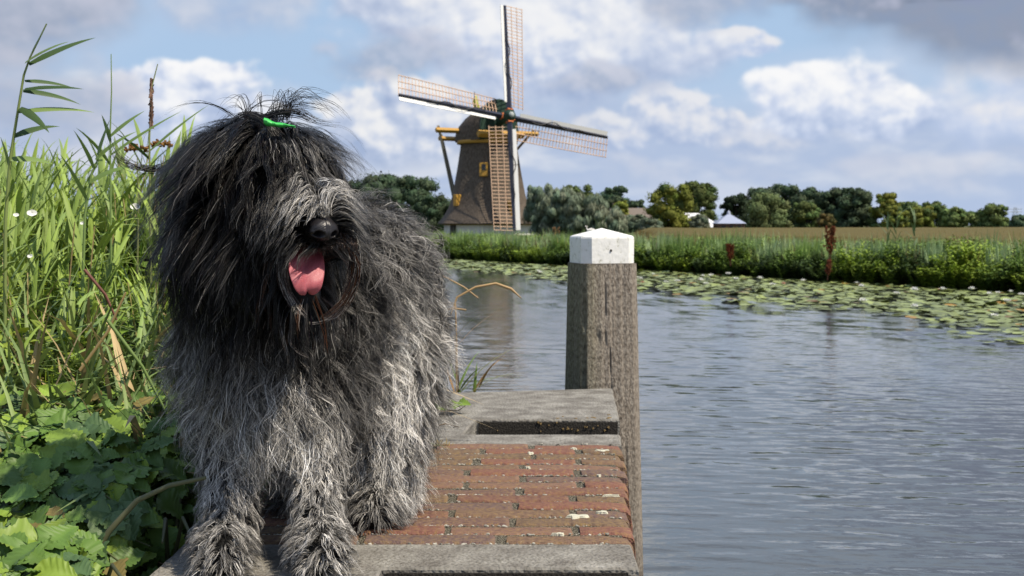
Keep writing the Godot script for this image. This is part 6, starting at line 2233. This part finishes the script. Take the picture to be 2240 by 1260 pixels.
	for k in 44:     # bridge of the muzzle: up from the nose, then out to both sides
		var x := 703 + r.randf_range(-16, 16)
		var sd := -1.0 if x < 703 else 1.0
		var ou := r.randf_range(14, 58)
		hand.call("muzzle_hair", [[x, 470 + r.randf_range(-10, 2), 1.598], [x - 5 + sd * 3, 448, 1.606], [x - 10 + sd * ou * 0.4, 424 + r.randf_range(-12, 10), 1.612], [x - 9 + sd * ou * 0.9, 410 + r.randf_range(-10, 20), 1.618], [x - 7 + sd * ou * 1.35, 424 + r.randf_range(-8, 18), 1.625], [x - 5 + sd * ou * 1.6, 458 + r.randf_range(-8, 24), 1.635]], 6, 0.005, 0.42, 0.0, 0.0008, 0.1, 0.004)
	# moustache curtains that frame the open mouth
	for k in 22:
		var j := r.randf_range(-10, 10)
		var y0 := r.randf_range(0, 46)
		hand.call("muzzle_hair", [[668 + j * 0.5 - y0 * 0.25, 472 + y0 * 0.6, 1.635], [640 + j - y0 * 0.3, 494 + y0, 1.63], [619 + j, 545 + y0 * 0.6, 1.625], [617 + j, 600 + j, 1.625], [632 + j, 650 + j, 1.62], [660 + j * 1.6, 690 + j, 1.61]], 7, 0.005, 0.34 if y0 < 24 else 0.07, 0.3 if k % 5 == 0 else 0.05, 0.0009, 0.4, 0.003)
		hand.call("muzzle_hair", [[735 + j * 0.5, 478 + y0 * 0.5, 1.635], [762 + j, 500 + y0, 1.63], [775 + j, 550 + y0 * 0.6, 1.63], [772 + j, 610 + j, 1.63], [752 + j, 660 + j, 1.625], [708 + j * 1.6, 700 + j, 1.61]], 7, 0.005, 0.15 if y0 < 12 else 0.02, 0.3 if k % 5 == 0 else 0.04, 0.0009, 0.4, 0.003)
	for k in 5:      # upper lip hair
		for s in 9:
			var x := 640 + s * 16 + r.randf_range(-5, 5)
			hand.call("muzzle_hair", [[x, 512 + absf(x - 704) * 0.1, 1.635], [x - (704 - x) * 0.05, 534, 1.622], [x - (704 - x) * 0.14, 553 + r.randf_range(-4, 7), 1.628]], 6, 0.005, 0.13, 0.2, 0.0008, 0.2, 0.002)
	# bright curved locks below the chin
	for q in [[[620, 600], [630, 650], [652, 690], [695, 712]], [[640, 680], [670, 705], [720, 700], [752, 660]], [[610, 690], [618, 740], [630, 790], [626, 806]], [[640, 700], [634, 745], [660, 775], [690, 780]], [[700, 700], [740, 690], [765, 650], [768, 600]]]:
		hand.call("beard", [[q[0][0], q[0][1], 1.64], [q[1][0], q[1][1], 1.63], [q[2][0], q[2][1], 1.63], [q[3][0], q[3][1], 1.635]], 5, 0.003, 0.22, 0.1, 0.0008, 0.5, 0.002)
	# long dark locks of the throat lying over the grey chest
	for k in 15:
		var x := r.randf_range(590, 810)
		var l := r.randf_range(90, 190)
		hand.call("neck_hair", [[x, 690, 1.74], [x + r.randf_range(-14, 14), 690 + l * 0.4, 1.735], [x + r.randf_range(-16, 24), 690 + l * 0.75, 1.74], [x + r.randf_range(-34, 22), 690 + l, 1.75]], 8, 0.008, 0.05, 0.0, 0.001, 0.6, 0.006)
	# loose curls at the rump, against the water
	for q in [[[950, 720], [968, 770], [985, 790], [975, 820]], [[940, 560], [962, 600], [966, 650], [956, 690]], [[930, 520], [958, 545], [965, 520], [950, 500]], [[945, 640], [966, 690], [960, 740], [972, 765]]]:
		for k in 3:
			var j := r.randf_range(-7, 7)
			hand.call("back_hair", [[q[0][0] - 12, q[0][1] + j, 2.06], [q[1][0], q[1][1] + j, 2.07], [q[2][0] + j * 0.4, q[2][1] + j, 2.07], [q[3][0] + j, q[3][1] + j, 2.07]], 5, 0.006, 0.12, 0.0, 0.001, 0.5, 0.004)
	# --- commit
	var hair := vmat("dog_hair", 0.33, 0.24)
	var bd := put("body", moved(body, at).mesh(), skin, dog)
	for k in bufs:
		var o := put(k, moved(bufs[k], at).mesh(), hair, dog)
		o.set_meta("kind", "stuff")
	# --- nose
	var nb := []
	for q in [[Vector3(0, 0.002, 0), Vector3(0, -0.004, 0.004), 0.0145, 0.0135], [Vector3(-0.009, 0, 0.002), Vector3(-0.011, -0.004, 0.003), 0.0105, 0.0095], [Vector3(0.009, 0, 0.002), Vector3(0.011, -0.004, 0.003), 0.0105, 0.0095], [Vector3(0, -0.01, 0.002), Vector3(0, -0.017, -0.002), 0.0085, 0.007], [Vector3(0, 0.004, -0.012), Vector3(0, 0, -0.02), 0.016, 0.018]]:
		nb.append([q[0], q[1], q[2], q[3], "n"])
	var nm := nets(nb, 0.0016, 0.006)
	for k in nm.v.size():     # nostrils, slits and the groove
		var p := nm.v[k]
		if p.z > 0.0:
			for s in [-1.0, 1.0]:
				var d := Vector2((p.x - s * 0.0105) / 0.0064, (p.y + 0.0045) / 0.0058).length()
				if d < 1.0: nm.v[k].z -= 0.014 * (1.0 - d * d)
				var sl := Vector2((p.x - s * 0.0165) / 0.0055, (p.y + 0.0075) / 0.0024).length()
				if sl < 1.0: nm.v[k].z -= 0.005 * (1.0 - sl)
			if absf(p.x) < 0.002: nm.v[k].z -= 0.0022 * (1.0 - absf(p.x) / 0.002)
			nm.v[k] += Vector3(0, 0, 1) * sin(p.x * 2100.0) * sin(p.y * 1900.0 + p.x * 600.0) * 0.00055
	var nose_m := mat("nose_leather", Color(0.011, 0.0095, 0.011), 0.4, 0.5)
	put("nose", nm.mesh(), nose_m, dog, Transform3D((Basis(S_s, S_u, S_f) * Basis(Vector3.RIGHT, 0.12)).scaled_local(Vector3(1.05, 0.84, 1.0)), nose_at - at))
	# --- tongue: a thick curled strip with a groove
	var tg := Buf.new()
	var rows := []
	var path := [pt(672, 545, 1.685), pt(669, 560, 1.652), pt(668, 578, 1.632), pt(668, 600, 1.618), pt(669, 620, 1.612), pt(671, 632, 1.616), pt(672, 637, 1.624)]
	var wid := [0.018, 0.023, 0.0265, 0.0265, 0.0225, 0.0155, 0.005]
	for k in 25:
		var x := k / 24.0 * 6.0
		var i := mini(int(x), 5)
		var p: Vector3 = path[i].cubic_interpolate(path[i + 1], path[maxi(i - 1, 0)], path[mini(i + 2, 6)], x - i)
		var q: Vector3 = path[i].cubic_interpolate(path[i + 1], path[maxi(i - 1, 0)], path[mini(i + 2, 6)], x - i + 0.05)
		var w := cubic_interpolate(wid[i], wid[i + 1], wid[maxi(i - 1, 0)], wid[mini(i + 2, 6)], x - i)
		var tan := (q - p).normalized()
		var nrm := S_s.cross(tan).normalized()
		if nrm.z < 0.0: nrm = -nrm
		var row := PackedVector3Array()
		for j in 28:
			var a := TAU * j / 28.0
			var cx := cos(a)
			var cy := sin(a)
			var th := 0.0055 if k < 23 else 0.003
			var z := cy * th * (1.0 - 0.3 * cx * cx) + cx * cx * 0.006
			if cy > 0.0: z -= 0.0032 * exp(-pow(cx * 7.0, 2.0)) + 0.0012 * sin(k * 0.9 + cx * 4.0) * (1.0 - cx * cx)
			row.append(p + S_s * cx * w + nrm * z - at)
		rows.append(row)
	tg.grid(rows, true, true)
	tg.fan(rows[-1], path[6] - at, Vector3(0, -1, 0))
	var tm := tmat("tongue", noise(811, 0.06), [[0.0, Color(0.3, 0.07, 0.09)], [0.5, Color(0.4, 0.105, 0.125)], [1.0, Color(0.5, 0.16, 0.175)]], Vector3(16, 16, 16), 0.33, 2.0, noise(812, 0.2))
	tm.subsurf_scatter_enabled = true
	tm.subsurf_scatter_strength = 0.15
	put("tongue", tg.mesh(), tm, dog)
	# --- eyes
	for s in 2:
		var ball := SphereMesh.new()
		ball.radius = 0.011
		ball.height = 0.022
		ball.radial_segments = 24
		ball.rings = 12
		var ep := eye_at if s == 0 else S_c + S_s * 0.05 + S_f * 0.075 + S_u * 0.012
		var eo := put("eye", ball, mat("eyeball", Color(0.09, 0.03, 0.018), 0.08), dog, Transform3D(Basis(), ep - Vector3(0, 0, 0.004) - at))
		var pu := SphereMesh.new()
		pu.radius = 0.006
		pu.height = 0.012
		put("pupil", pu, mat("pupil", Color(0.004, 0.003, 0.003), 0.05), eo, Transform3D(Basis(), Vector3(0.002, 0, 0.0062)))
		# lids
		var lid := Buf.new()
		var lp := PackedVector3Array()
		var lw := PackedFloat32Array()
		for k in 15:
			var a := TAU * k / 14.0
			lp.append(Vector3(cos(a) * 0.0115, sin(a) * 0.0075, 0.0066 - 0.003 * absf(cos(a))))
			lw.append(0.0024)
		lid.tube(lp, lw, 6, Color(0.012, 0.009, 0.009), false)
		put("eyelid", lid.mesh(), skin, eo)
	# --- green hair band
	var hb := Buf.new()
	var hr := []
	for k in 9:
		var t := k / 8.0
		var p := pt(lerpf(577, 645, t), lerpf(265, 279, t) + 2.0 * sin(t * 5.0), 1.652 + 0.006 * t) - at
		var hh := lerpf(0.0045, 0.0012, t) * (1.15 + 0.25 * sin(t * 14.0))
		hr.append(PackedVector3Array([p + Vector3(0, hh, -0.003), p + Vector3(0, hh * 0.4, 0.0022 + 0.001 * sin(t * 20.0)), p + Vector3(0, -hh * 0.3, 0.001 - 0.001 * sin(t * 17.0)), p + Vector3(0, -hh, -0.002), p + Vector3(0, 0, -0.004)]))
	hb.grid(hr, true, true)
	put("hair_band", hb.mesh(), mat("green_band", Color(0.05, 0.5, 0.09), 0.4), dog).set_meta("label", "bright green crumpled hair band")

func moved(b: Buf, by: Vector3) -> Buf:
	for k in b.v.size():
		b.v[k] -= by
	return b
